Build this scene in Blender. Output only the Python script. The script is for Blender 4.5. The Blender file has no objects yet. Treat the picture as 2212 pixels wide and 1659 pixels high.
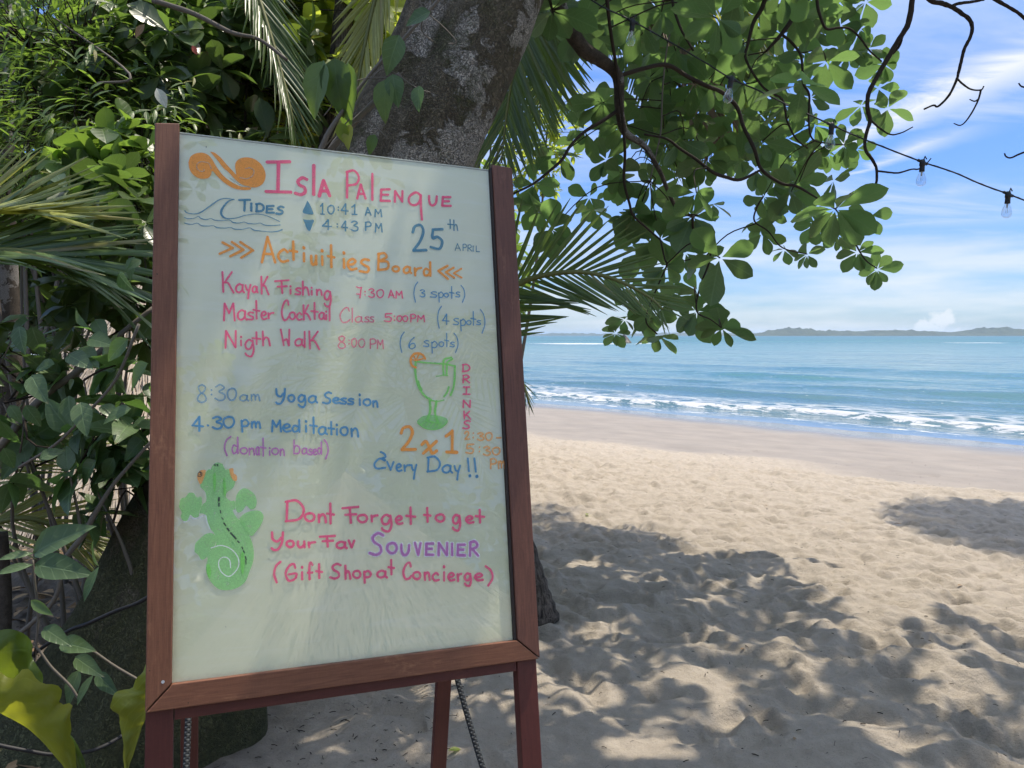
import bpy, math, random
import numpy as np
from mathutils import Vector, Matrix
SC = bpy.context.scene
COL = SC.collection
RNG = np.random.default_rng(7)
random.seed(7)

# ---------------------------------------------------------------- camera, sky, sun, exposure
CAMZ = 1.5
PITCH = math.radians(3.6)
cam_d = bpy.data.cameras.new('camera')
cam = bpy.data.objects.new('camera', cam_d)
COL.objects.link(cam)
cam.location = (0, 0, CAMZ)
cam.rotation_euler = (math.radians(90) - PITCH, 0, 0)
cam_d.sensor_width = 36.0
cam_d.lens = 27.03
cam_d.clip_start = 0.05
cam_d.clip_end = 60000
SC.camera = cam

SUN_AZ = math.radians(50)      # to the right of straight ahead (+Y)
SUN_EL = math.radians(69.5)
SUN_DIR = Vector((math.sin(SUN_AZ) * math.cos(SUN_EL), math.cos(SUN_AZ) * math.cos(SUN_EL), math.sin(SUN_EL)))
world = bpy.data.worlds.new('World')
SC.world = world
world.use_nodes = True
wn = world.node_tree
wn.nodes.clear()
sun_d = bpy.data.lights.new('sun', 'SUN')
sun_d.energy = 2.0
sun_d.angle = math.radians(0.53)
sun_d.color = (1.0, 0.91, 0.77)
sun = bpy.data.objects.new('sun', sun_d)
COL.objects.link(sun)
sun.rotation_euler = SUN_DIR.to_track_quat('Z', 'Y').to_euler()
sun.location = (0, 0, 30)
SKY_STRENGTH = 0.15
SC.view_settings.view_transform = 'Standard'
SC.view_settings.look = 'None'
SC.view_settings.gamma = 1
SC.view_settings.use_curve_mapping = False
SC.view_settings.exposure = 1.65
SC.render.engine = 'CYCLES'
SC.cycles.max_bounces = 10
SC.cycles.diffuse_bounces = 6
SC.cycles.transparent_max_bounces = 16
SC.cycles.use_denoising = True
SC.cycles.sample_clamp_indirect = 6

def build_sky():
    N = wn.nodes; L = wn.links
    def nd(t, **k):
        n = N.new(t)
        for a, b in k.items(): setattr(n, a, b)
        return n
    def mth(op, a, b=None, clamp=False):
        n = nd('ShaderNodeMath', operation=op, use_clamp=clamp)
        for i, v in enumerate((a, b)):
            if v is None: continue
            if isinstance(v, (int, float)): n.inputs[i].default_value = v
            else: L.new(v, n.inputs[i])
        return n.outputs[0]
    sky = nd('ShaderNodeTexSky', sky_type='NISHITA', sun_disc=False)
    sky.sun_elevation = SUN_EL
    sky.sun_rotation = SUN_AZ
    sky.air_density = 1.0; sky.dust_density = 0.7; sky.ozone_density = 1.6
    tc = nd('ShaderNodeTexCoord')
    sep = nd('ShaderNodeSeparateXYZ'); L.new(tc.outputs['Generated'], sep.inputs[0])
    z = mth('MAXIMUM', sep.outputs[2], 0.0)
    zz = mth('ADD', z, 0.10)
    px = mth('DIVIDE', sep.outputs[0], zz)
    py = mth('DIVIDE', sep.outputs[1], zz)
    # cirrus: noise stretched along one wind direction on the cloud plane
    comb = nd('ShaderNodeCombineXYZ'); L.new(px, comb.inputs[0]); L.new(py, comb.inputs[1])
    mp = nd('ShaderNodeMapping'); mp.inputs['Rotation'].default_value = (0, 0, math.radians(-38)); mp.inputs['Scale'].default_value = (0.42, 1.15, 1)
    mp.inputs['Location'].default_value = (0.5, 3.3, 0)
    L.new(comb.outputs[0], mp.inputs[0])
    nz = nd('ShaderNodeTexNoise'); nz.inputs['Scale'].default_value = 1.0; nz.inputs['Detail'].default_value = 9; nz.inputs['Roughness'].default_value = 0.62; nz.inputs['Distortion'].default_value = 0.5
    L.new(mp.outputs[0], nz.inputs['Vector'])
    cir = nd('ShaderNodeMapRange'); cir.inputs[1].default_value = 0.46; cir.inputs[2].default_value = 0.68; cir.inputs[3].default_value = 0; cir.inputs[4].default_value = 0.7
    L.new(nz.outputs['Fac'], cir.inputs[0])
    # wispy breakup, finer
    nz2 = nd('ShaderNodeTexNoise'); nz2.inputs['Scale'].default_value = 4.0; nz2.inputs['Detail'].default_value = 8; nz2.inputs['Roughness'].default_value = 0.65; nz2.inputs['Distortion'].default_value = 1.0
    L.new(mp.outputs[0], nz2.inputs['Vector'])
    # three long streaks across the cloud plane: a*x + b*y = c with soft width
    def streak(p0, p1, w, amp, soft=1.6):
        p0 = Vector(p0); p1 = Vector(p1); d = (p1 - p0); ln = d.length; d = d / ln; n = Vector((-d.y, d.x))
        dist = mth('ADD', mth('ADD', mth('MULTIPLY', px, n.x), mth('MULTIPLY', py, n.y)), -(n.x * p0.x + n.y * p0.y))
        wob = mth('MULTIPLY', mth('SUBTRACT', nz2.outputs['Fac'], 0.5), w * 2.2)
        dist = mth('ADD', dist, wob)
        al = mth('DIVIDE', mth('ADD', mth('ADD', mth('MULTIPLY', px, d.x), mth('MULTIPLY', py, d.y)), -(d.x * p0.x + d.y * p0.y)), ln)
        wid = mth('MULTIPLY', mth('ADD', mth('MULTIPLY', al, 1.5), 0.25), w)
        wid = mth('MAXIMUM', wid, w * 0.15)
        g = mth('SUBTRACT', 1.0, mth('DIVIDE', mth('ABSOLUTE', dist), wid), clamp=True)
        g = mth('POWER', g, soft)
        ends = mth('MULTIPLY', mth('MULTIPLY', al, 5.0, clamp=True), mth('SUBTRACT', 1.0, mth('MULTIPLY', mth('SUBTRACT', al, 1.0), 1.2), clamp=True), clamp=True)
        tex = mth('ADD', mth('MULTIPLY', nz2.outputs['Fac'], 1.3), -0.05, clamp=True)
        return mth('MULTIPLY', mth('MULTIPLY', mth('MULTIPLY', g, ends), tex), amp)
    def pl(x, y):
        r = ray(x, y); r = r / np.linalg.norm(r); q = r[2] + 0.10
        return (r[0] / q, r[1] / q)
    s1 = streak(pl(1740, 345), pl(2230, 130), 0.16, 1.5, 1.2)
    s2 = streak(pl(1820, 385), pl(1985, 318), 0.07, 1.1)
    s3 = streak(pl(1880, 445), pl(2050, 418), 0.16, 0.55)
    s4 = streak(pl(1690, 500), pl(2050, 480), 0.12, 0.45)
    # bright haze-like cloud bank low over the sea, broken by noise stretched along the horizon
    mp3 = nd('ShaderNodeMapping'); mp3.inputs['Scale'].default_value = (2.2, 2.2, 15); mp3.inputs['Location'].default_value = (1.3, 0.2, 2)
    L.new(tc.outputs['Generated'], mp3.inputs[0])
    nz3 = nd('ShaderNodeTexNoise'); nz3.inputs['Scale'].default_value = 2.0; nz3.inputs['Detail'].default_value = 8; nz3.inputs['Roughness'].default_value = 0.55
    L.new(mp3.outputs[0], nz3.inputs['Vector'])
    lowm = nd('ShaderNodeMapRange', interpolation_type='SMOOTHSTEP'); lowm.inputs[1].default_value = 0.20; lowm.inputs[2].default_value = 0.05; lowm.inputs[3].default_value = 0; lowm.inputs[4].default_value = 1
    L.new(z, lowm.inputs[0])
    lr = nd('ShaderNodeMapRange'); lr.inputs[1].default_value = 0.40; lr.inputs[2].default_value = 0.66; lr.inputs[4].default_value = 0.75
    L.new(nz3.outputs['Fac'], lr.inputs[0])
    low = mth('MULTIPLY', lowm.outputs[0], lr.outputs[0])
    tot = cir.outputs[0]
    tot = mth('MULTIPLY', tot, 0.9)
    for s in (s1, s2, s3, s4): tot = mth('MAXIMUM', tot, s)
    fade = mth('MULTIPLY', z, 9.0, clamp=True)
    tot = mth('MULTIPLY', tot, fade)
    tot = mth('MAXIMUM', tot, low, clamp=True)
    # two small heaped clouds standing on the horizon
    nzp = nd('ShaderNodeTexNoise'); nzp.inputs['Scale'].default_value = 55; nzp.inputs['Detail'].default_value = 6; nzp.inputs['Roughness'].default_value = 0.6
    L.new(tc.outputs['Generated'], nzp.inputs['Vector'])
    for (X0, Y0, hw, hh) in ((2012, 716, 62, 22), (2040, 694, 30, 26), (1900, 722, 60, 10)):
        r = ray(X0, Y0); r = r / np.linalg.norm(r)
        side = Vector((r[1], -r[0], 0)).normalized()
        du = mth('DIVIDE', mth('ADD', mth('MULTIPLY', sep.outputs[0], side.x), mth('MULTIPLY', sep.outputs[1], side.y)), hw / FL)
        dv = mth('DIVIDE', mth('SUBTRACT', sep.outputs[2], float(r[2])), hh / FL)
        q = mth('SQRT', mth('ADD', mth('MULTIPLY', du, du), mth('MULTIPLY', dv, dv)))
        ahead = mth('GREATER_THAN', sep.outputs[1], 0.3)
        pf = mth('MULTIPLY', mth('ADD', mth('SUBTRACT', 1.0, q), mth('MULTIPLY', mth('SUBTRACT', nzp.outputs['Fac'], 0.5), 2.6)), 2.2, clamp=True)
        tot = mth('MAXIMUM', tot, mth('MULTIPLY', mth('MULTIPLY', pf, ahead), 0.85), clamp=True)
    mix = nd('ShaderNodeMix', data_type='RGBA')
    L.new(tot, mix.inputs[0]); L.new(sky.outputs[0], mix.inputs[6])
    cs = nd('ShaderNodeMapRange', interpolation_type='SMOOTHSTEP'); cs.inputs[1].default_value = 0.36; cs.inputs[2].default_value = 0.75; cs.inputs[3].default_value = 1.0; cs.inputs[4].default_value = 2.6  # clouds above the view brightened as added fill light
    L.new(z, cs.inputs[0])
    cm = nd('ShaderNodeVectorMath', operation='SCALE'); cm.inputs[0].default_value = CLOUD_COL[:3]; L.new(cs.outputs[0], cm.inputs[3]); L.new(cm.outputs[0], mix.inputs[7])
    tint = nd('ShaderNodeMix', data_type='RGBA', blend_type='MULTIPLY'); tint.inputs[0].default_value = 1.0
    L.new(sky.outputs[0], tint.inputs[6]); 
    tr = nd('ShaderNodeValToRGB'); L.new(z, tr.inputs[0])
    stops = [(0.0, (0.18, 0.245, 0.35)), (0.10, (0.155, 0.215, 0.34)), (0.30, (0.162, 0.24, 0.38)), (0.40, (0.24, 0.31, 0.42)), (0.65, (0.86, 0.82, 0.76)), (1.0, (1.40, 1.24, 1.05))]  # sky above the view made brighter and warmer, added to fill the shade
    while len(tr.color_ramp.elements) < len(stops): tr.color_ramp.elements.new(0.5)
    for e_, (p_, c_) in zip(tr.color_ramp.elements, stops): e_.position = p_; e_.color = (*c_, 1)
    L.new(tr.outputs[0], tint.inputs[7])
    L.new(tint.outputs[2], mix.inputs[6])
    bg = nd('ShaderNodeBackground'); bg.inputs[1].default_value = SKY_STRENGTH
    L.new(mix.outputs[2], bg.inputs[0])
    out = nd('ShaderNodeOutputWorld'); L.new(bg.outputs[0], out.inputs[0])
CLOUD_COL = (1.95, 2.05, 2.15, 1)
SKY_TINT = (0.72, 0.90, 1.18, 1)

# ---------------------------------------------------------------- the photograph's lens: pixel of a 2212 x 1659 copy -> direction
FL, CX, CY = 1661.0, 1106.0, 829.5
def ray(x, y):
    d = np.array([(x - CX) / FL, 1.0, -(y - CY) / FL])
    c, s = math.cos(-PITCH), math.sin(-PITCH)
    return np.array([d[0], d[1] * c - d[2] * s, d[1] * s + d[2] * c])
def at(x, y, dist):
    """the place at forward distance dist that is seen at x, y"""
    r = ray(x, y)
    p = r / r[1] * dist
    return Vector((p[0], p[1], p[2] + CAMZ))
def proj(P):
    """world points (n,3) -> pixel x, y and forward distance"""
    P = np.asarray(P, float) - np.array([0, 0, CAMZ])
    c, s = math.cos(PITCH), math.sin(PITCH)
    yy = P[..., 1] * c - P[..., 2] * s
    zz = P[..., 1] * s + P[..., 2] * c
    return CX + FL * P[..., 0] / yy, CY - FL * zz / yy, yy
build_sky()

# ---------------------------------------------------------------- helpers
def mesh_np(name, V, F, mat=None, uv=None, smooth=True, attrs=None):
    """V (n,3), F list of equal-length faces (m,k) or list of lists"""
    me = bpy.data.meshes.new(name)
    if isinstance(F, np.ndarray):
        V = np.asarray(V, np.float32)
        me.vertices.add(len(V)); me.vertices.foreach_set('co', V.ravel())
        k = F.shape[1]
        me.loops.add(F.size); me.loops.foreach_set('vertex_index', F.ravel().astype(np.int32))
        me.polygons.add(len(F)); me.polygons.foreach_set('loop_start', np.arange(0, F.size, k, dtype=np.int32))
        me.polygons.foreach_set('loop_total', np.full(len(F), k, dtype=np.int32))
        me.update(calc_edges=True)
    else:
        me.from_pydata([tuple(v) for v in V], [], [tuple(f) for f in F])
    if uv is not None:
        l = me.uv_layers.new(name='uv')
        vi = np.empty(len(me.loops), np.int32); me.loops.foreach_get('vertex_index', vi)
        l.data.foreach_set('uv', np.asarray(uv, np.float32)[vi].ravel())
    if attrs:
        for an, av in attrs.items():
            a = me.attributes.new(an, 'FLOAT', 'POINT'); a.data.foreach_set('value', np.asarray(av, np.float32))
    if smooth: me.polygons.foreach_set('use_smooth', np.ones(len(me.polygons), bool))
    if mat: me.materials.append(mat)
    me.update()
    return me
def link(name, me, parent=None, **tags):
    o = bpy.data.objects.new(name, me)
    COL.objects.link(o)
    if parent is not None:
        o.parent = parent
        o.matrix_parent_inverse = WINV.get(parent.name, Matrix.Identity(4))
    for k, v in tags.items(): o[k] = v
    return o
WINV = {}
def thing(name, label, cat, loc, group=None):
    o = bpy.data.objects.new(name, None)
    o.empty_display_size = 0.1
    COL.objects.link(o)
    o.location = loc
    o['label'] = label; o['category'] = cat
    if group: o['group'] = group
    WINV[o.name] = Matrix.Translation(-Vector(loc))
    return o
class MB:
    def __init__(s): s.v = []; s.f = []; s.u = []
    def add(s, V, F, U=None):
        b = len(s.v); s.v += [tuple(p) for p in V]; s.f += [[i + b for i in f] for f in F]
        s.u += [tuple(x) for x in (U if U is not None else [(0, 0)] * len(V))]
    def build(s, name, mat, parent=None, smooth=True, **tags):
        me = mesh_np(name, s.v, s.f, mat, uv=s.u, smooth=smooth)
        return link(name, me, parent, **tags)
def tube(mb, pts, rad, seg=8, cap=True, rough=0.0, flare=None):
    pts = [Vector(p) for p in pts]; n = len(pts)
    if not hasattr(rad, '__len__'): rad = [rad] * n
    V = []; U = []
    up = None
    ln = 0
    for i, p in enumerate(pts):
        t = (pts[min(i + 1, n - 1)] - pts[max(i - 1, 0)]).normalized()
        if up is None:
            up = Vector((0, 0, 1)) if abs(t.z) < 0.9 else Vector((1, 0, 0))
        a = t.cross(up).normalized(); b = a.cross(t).normalized(); up = b
        if i: ln += (p - pts[i - 1]).length
        for k in range(seg):
            th = 2 * math.pi * k / seg
            r = rad[i] * (1 + (random.random() - 0.5) * rough)
            V.append(p + a * (math.cos(th) * r) + b * (math.sin(th) * r)); U.append((k / seg, ln))
    F = []
    for i in range(n - 1):
        for k in range(seg):
            k2 = (k + 1) % seg
            F.append((i * seg + k, i * seg + k2, (i + 1) * seg + k2, (i + 1) * seg + k))
    if cap:
        F.append(tuple(range(seg))[::-1]); F.append(tuple((n - 1) * seg + k for k in range(seg)))
    mb.add(V, F, U)
def smooth_path(pts, n=6):
    """Catmull-Rom through the points; keeps extra columns"""
    P = np.array([list(p) for p in pts], float)
    if len(P) < 3:
        t = np.linspace(0, 1, n + 1)[:, None]
        return P[0] * (1 - t) + P[-1] * t
    Q = np.vstack([2 * P[0] - P[1], P, 2 * P[-1] - P[-2]])
    out = []
    for i in range(1, len(Q) - 2):
        for t in np.arange(n) / n:
            a, b, c, d = Q[i - 1], Q[i], Q[i + 1], Q[i + 2]
            out.append(0.5 * ((2 * b) + (c - a) * t + (2 * a - 5 * b + 4 * c - d) * t * t + (3 * b - a - 3 * c + d) * t ** 3))
    out.append(P[-1])
    return np.array(out)
def box_pts(c, ax, ay, az, hx, hy, hz, bev=0.0):
    """oriented box corner list + faces, with a chamfer when bev > 0"""
    import bmesh
    bm = bmesh.new()
    bmesh.ops.create_cube(bm, size=2)
    for v in bm.verts: v.co = Vector((v.co.x * hx, v.co.y * hy, v.co.z * hz))
    if bev > 0: bmesh.ops.bevel(bm, geom=bm.edges[:], offset=bev, segments=2, affect='EDGES', profile=0.6)
    bm.verts.ensure_lookup_table()
    V = [Vector(c) + ax * v.co.x + ay * v.co.y + az * v.co.z for v in bm.verts]
    F = [[v.index for v in f.verts] for f in bm.faces]
    bm.free()
    return V, F
# numpy noise
_perm = np.random.default_rng(3).permutation(512)
_grad = np.random.default_rng(4).normal(size=(512, 2)); _grad /= np.linalg.norm(_grad, axis=1)[:, None]
def pnoise(x, y):
    xi = np.floor(x).astype(np.int64); yi = np.floor(y).astype(np.int64)
    xf = x - xi; yf = y - yi
    u = xf * xf * xf * (xf * (xf * 6 - 15) + 10); v = yf * yf * yf * (yf * (yf * 6 - 15) + 10)
    def g(ix, iy, fx, fy):
        h = _perm[(_perm[ix & 511] + iy) & 511]; gr = _grad[h]
        return gr[..., 0] * fx + gr[..., 1] * fy
    a = g(xi, yi, xf, yf); b = g(xi + 1, yi, xf - 1, yf); c = g(xi, yi + 1, xf, yf - 1); d = g(xi + 1, yi + 1, xf - 1, yf - 1)
    return ((a * (1 - u) + b * u) * (1 - v) + (c * (1 - u) + d * u) * v) * 1.5
def fbm(x, y, o=4):
    r = 0; a = 1
    for i in range(o): r = r + a * pnoise(x * 2 ** i + 17.3 * i, y * 2 ** i - 9.1 * i); a *= 0.5
    return r
# ---- shader helpers
def new_mat(name):
    m = bpy.data.materials.new(name); m.use_nodes = True
    nt = m.node_tree; nt.nodes.clear()
    return m, nt
class NT:
    def __init__(s, nt): s.nt = nt; s.L = nt.links
    def n(s, t, ins=None, **k):
        x = s.nt.nodes.new(t)
        for a, b in k.items(): setattr(x, a, b)
        for a, b in (ins or {}).items():
            if isinstance(b, bpy.types.NodeSocket): s.L.new(b, x.inputs[a])
            else: x.inputs[a].default_value = b
        return x
    def m(s, op, a, b=0.0, clamp=False):
        return s.n('ShaderNodeMath', {0: a, 1: b}, operation=op, use_clamp=clamp).outputs[0]
    def noise(s, scale, detail=4, rough=0.55, vec=None, dist=0.0):
        i = {'Scale': scale, 'Detail': detail, 'Roughness': rough, 'Distortion': dist}
        if vec is not None: i['Vector'] = vec
        return s.n('ShaderNodeTexNoise', i).outputs['Fac']
    def ramp(s, fac, stops, interp='LINEAR'):
        r = s.n('ShaderNodeValToRGB', {0: fac}); cr = r.color_ramp; cr.interpolation = interp
        while len(cr.elements) < len(stops): cr.elements.new(0.5)
        for e, (p, c) in zip(cr.elements, stops): e.position = p; e.color = (*c, 1) if len(c) == 3 else c
        return r.outputs[0]
    def mix(s, f, a, b, blend='MIX'):
        x = s.n('ShaderNodeMix', data_type='RGBA', blend_type=blend)
        for i, v in ((0, f), (6, a), (7, b)):
            if isinstance(v, bpy.types.NodeSocket): s.L.new(v, x.inputs[i])
            elif isinstance(v, (int, float)): x.inputs[i].default_value = v
            else: x.inputs[i].default_value = (*v, 1) if len(v) == 3 else v
        return x.outputs[2]
    def obj(s): return s.n('ShaderNodeTexCoord').outputs['Object']
    def map(s, vec, scale=(1, 1, 1), rot=(0, 0, 0), loc=(0, 0, 0)):
        return s.n('ShaderNodeMapping', {'Vector': vec, 'Scale': scale, 'Rotation': rot, 'Location': loc}).outputs[0]
    def bump(s, h, strength=0.5, dist=0.01):
        return s.n('ShaderNodeBump', {'Height': h, 'Strength': strength, 'Distance': dist}).outputs[0]
    def bsdf(s, col, rough=0.6, normal=None, spec=0.5, **kw):
        i = {'Base Color': col if isinstance(col, bpy.types.NodeSocket) else (*col, 1), 'Roughness': rough, 'Specular IOR Level': spec}
        if normal is not None: i['Normal'] = normal
        i.update(kw)
        return s.n('ShaderNodeBsdfPrincipled', i).outputs[0]
    def out(s, surf): s.n('ShaderNodeOutputMaterial', {'Surface': surf})
    def attr(s, name): return s.n('ShaderNodeAttribute', attribute_name=name).outputs['Fac']
# ---------------------------------------------------------------- the beach
WATER_Z = -1.2
_a = at(1135, 868, 1); _b = at(2212, 962, 1)
def on_level(x, y, z):
    r = ray(x, y); t = (z - CAMZ) / r[2]; return np.array([r[0] * t, r[1] * t])
SA = on_level(1135, 868, WATER_Z); SB = on_level(2212, 962, WATER_Z)
SD = (SB - SA) / np.linalg.norm(SB - SA)
SN = np.array([-SD[1], SD[0]])
if SN @ (-SA) < 0: SN = -SN          # towards the camera: s > 0 is on land
def shore_s(x, y):
    w = 0.5 * pnoise(x * 0.07 + 3.3, y * 0.07) + 0.25 * pnoise(x * 0.2, y * 0.2 + 5)
    return (x - SA[0]) * SN[0] + (y - SA[1]) * SN[1] + w
_ps = np.array([-4000., -30, -6, 0, 4, 10.5, 14, 18, 22, 30, 60]); _pz = np.array([-40., -3.2, -1.55, -1.2, -1.02, -0.62, -0.36, -0.1, 0.0, 0.06, 0.6])
def base_z(x, y):
    return np.interp(shore_s(x, y), _ps, _pz)
def sand_height(x, y):
    s = shore_s(x, y)
    z = base_z(x, y)
    dry = np.clip((s - 9.8 - 0.9 * pnoise(x * 0.5, y * 0.5)) / 1.6, 0, 1); dry = dry * dry * (3 - 2 * dry)
    wx = x + 0.10 * pnoise(x * 3.1, y * 3.1); wy = y + 0.10 * pnoise(x * 3.1 + 40, y * 3.1)
    # soft scuffed humps, a little longer across the slope than along it
    a = np.deg2rad(-22); u = wx * np.cos(a) + wy * np.sin(a); v = -wx * np.sin(a) + wy * np.cos(a)
    r1 = 1 - np.abs(pnoise(u * 1.9, v * 3.4)) * 2.0
    r2 = 1 - np.abs(pnoise(u * 4.6 + 8, v * 7.5)) * 2.0
    h = 0.030 * pnoise(u * 1.1, v * 1.9) + 0.026 * r1 + 0.019 * r2 + 0.016 * pnoise(u * 6, v * 9) + 0.006 * (1 - 2 * np.abs(pnoise(u * 11 + 5, v * 16))) + 0.004 * pnoise(u * 19, v * 25)
    calm = np.clip((np.hypot((x + 0.55) / 1.7, (y - 2.6) / 1.4) - 0.7) / 0.7, 0.0, 1)      # raked, trodden flat around the tree and the board
    z = z + 1.35 * h * dry * (0.22 + 0.78 * calm)
    z = z + (1 - calm) * dry * (0.010 * pnoise(x * 5, y * 5) + 0.006 * pnoise(x * 16, y * 16))
    z = z + (1 - dry) * (0.006 * pnoise(x * 0.9, y * 0.9) + 0.002 * pnoise(x * 6, y * 6))
    return z, dry
FOOT = []
_r = np.random.default_rng(21)
for _i in range(330):
    _y = 2.0 + 13 * _r.random() ** 1.5; _x = (_r.random() * 1.6 - 0.25) * _y * 0.75
    FOOT.append((_x, _y, _r.random() * math.pi * 2, 0.8 + 0.5 * _r.random(), 0.020 + 0.024 * _r.random()))
for _i in range(26):      # a track of prints on the firm sand
    FOOT.append((1.0 + _i * 0.42 + 0.1 * _r.normal(), 16.6 - _i * 0.36 + (0.12 if _i % 2 else -0.12), -0.7, 1.0, 0.02))
def polar_grid(r0, radii, angles, close=True):
    R, A = np.meshgrid(radii, angles, indexing='ij')
    X = R * np.sin(A); Y = R * np.cos(A)
    n, m = X.shape
    i, j = np.meshgrid(np.arange(n - 1), np.arange(m if close else m - 1), indexing='ij')
    j2 = (j + 1) % m
    F = np.stack([i * m + j, (i + 1) * m + j, (i + 1) * m + j2, i * m + j2], -1).reshape(-1, 4)
    return X.ravel(), Y.ravel(), F
def geo(a, b, ratio):
    n = int(math.log(b / a) / math.log(ratio)) + 1
    return a * (b / a) ** (np.arange(n) / n)
def build_sand():
    radii = np.concatenate([geo(0.25, 1.8, 1.12), geo(1.8, 12, 1.0048), geo(12, 60, 1.013), geo(60, 9000, 1.2), [9000]])
    ang = np.concatenate([np.deg2rad(np.arange(-40, 40, 0.135)), np.deg2rad(np.arange(40, 320, 2.5))])
    X, Y, F = polar_grid(0, radii, ang)
    Z, dry = sand_height(X, Y)
    # footprints: an oval dent with a pushed-up rim
    for fx, fy, th, sc, dp in FOOT:
        near = np.nonzero((np.abs(X - fx) < 0.4) & (np.abs(Y - fy) < 0.4))[0]
        if not len(near): continue
        dx = X[near] - fx; dy = Y[near] - fy
        u = (dx * math.cos(th) + dy * math.sin(th)) / (0.135 * sc); v = (-dx * math.sin(th) + dy * math.cos(th)) / (0.055 * sc)
        d = np.sqrt(u * u + v * v * (1 + 0.25 * u))
        Z[near] += dp * (-np.exp(-(d ** 3)) * (1 - 0.25 * np.sign(u)) + 0.25 * np.exp(-((d - 1.45) / 0.4) ** 2))
    # the sheet has its centre hole closed
    V = np.stack([X, Y, Z], 1)
    m = len(ang)
    V = np.vstack([V, [[0, 0, float(Z[:m].mean())]]])
    c = len(V) - 1
    F = np.vstack([F, np.array([[c, j, (j + 1) % m, (j + 1) % m] for j in range(m)])])
    F3 = F[-m:, :3]; F = F[:-m]
    s = shore_s(X, Y)
    me = bpy.data.meshes.new('beach_sand')
    me.vertices.add(len(V)); me.vertices.foreach_set('co', V.astype(np.float32).ravel())
    li = np.concatenate([F.ravel(), F3.ravel()]).astype(np.int32)
    me.loops.add(len(li)); me.loops.foreach_set('vertex_index', li)
    st = np.concatenate([np.arange(len(F)) * 4, len(F) * 4 + np.arange(m) * 3]).astype(np.int32)
    me.polygons.add(len(st)); me.polygons.foreach_set('loop_start', st)
    me.polygons.foreach_set('loop_total', np.concatenate([np.full(len(F), 4), np.full(m, 3)]).astype(np.int32))
    me.update(calc_edges=True)
    me.polygons.foreach_set('use_smooth', np.ones(len(st), bool))
    for an, av in (('dry', dry), ('shore', s)):
        a = me.attributes.new(an, 'FLOAT', 'POINT'); a.data.foreach_set('value', np.append(av, av[0]).astype(np.float32))
    m_, nt = new_mat('sand'); k = NT(nt)
    P = k.obj()
    big = k.noise(1.3, 5, 0.6, P); fine = k.noise(90, 3, 0.7, P); mid = k.noise(14, 4, 0.6, P)
    grain = k.noise(600, 2, 0.8, P)
    dry_c = k.ramp(mid, [(0.3, (0.290, 0.250, 0.200)), (0.7, (0.385, 0.335, 0.27))])
    dry_c = k.mix(k.m('MULTIPLY', big, 0.45), dry_c, (0.32, 0.28, 0.225))
    speck = k.ramp(k.noise(170, 3, 0.9, P), [(0.30, (0.34, 0.30, 0.27)), (0.41, (1, 1, 1)), (0.66, (1, 1, 1)), (0.74, (1.5, 1.5, 1.5))])
    dry_c = k.mix(0.8, dry_c, speck, 'MULTIPLY')
    dry_c = k.mix(0.35, dry_c, k.ramp(grain, [(0.25, (0.45, 0.42, 0.4)), (0.75, (1.3, 1.3, 1.3))]), 'MULTIPLY')
    firm = k.ramp(big, [(0.3, (0.190, 0.168, 0.146)), (0.7, (0.232, 0.206, 0.178))])
    firm = k.mix(0.5, firm, k.ramp(k.noise(1.1, 6, 0.6, k.map(P, (1, 1, 1), (0, 0, math.radians(45)), (0, 0, 0))), [(0.35, (0.82, 0.82, 0.84)), (0.65, (1.1, 1.08, 1.05))]), 'MULTIPLY')
    d = k.attr('dry'); s_ = k.attr('shore')
    col = k.mix(d, firm, dry_c)
    wet = k.n('ShaderNodeMapRange', {0: k.m('ADD', s_, k.m('MULTIPLY', k.m('SUBTRACT', k.noise(0.35, 3, 0.5, P), 0.5), 3.0)), 1: 4.2, 2: 0.9, 3: 0, 4: 1}, interpolation_type='SMOOTHSTEP').outputs[0]
    col = k.mix(wet, col, (0.15, 0.14, 0.125))
    # leaf litter and darker ground under the thicket on the left
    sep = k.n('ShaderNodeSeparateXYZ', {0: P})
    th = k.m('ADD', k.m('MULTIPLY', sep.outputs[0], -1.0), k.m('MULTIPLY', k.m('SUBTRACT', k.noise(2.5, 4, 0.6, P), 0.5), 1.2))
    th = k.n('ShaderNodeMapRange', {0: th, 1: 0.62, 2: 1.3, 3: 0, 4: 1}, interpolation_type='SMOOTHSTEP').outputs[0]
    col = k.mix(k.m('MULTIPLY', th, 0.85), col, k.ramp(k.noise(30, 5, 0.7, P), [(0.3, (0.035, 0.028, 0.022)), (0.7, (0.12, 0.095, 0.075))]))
    ro = k.n('ShaderNodeMapRange', {0: wet, 3: 0.92, 4: 0.16}).outputs[0]
    h = k.m('ADD', k.m('MULTIPLY', fine, 0.8), k.m('MULTIPLY', mid, 2.2))
    h = k.m('ADD', h, k.m('MULTIPLY', grain, 0.35))
    dstr = k.m('MULTIPLY', k.m('ADD', k.m('MULTIPLY', d, 0.85), 0.08), k.m('SUBTRACT', 1.0, wet))
    b = k.n('ShaderNodeBump', {'Height': h, 'Strength': dstr, 'Distance': 0.010}).outputs[0]
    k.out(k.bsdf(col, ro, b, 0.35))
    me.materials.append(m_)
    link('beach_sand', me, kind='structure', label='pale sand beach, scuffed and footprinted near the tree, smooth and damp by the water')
build_sand()

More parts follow.
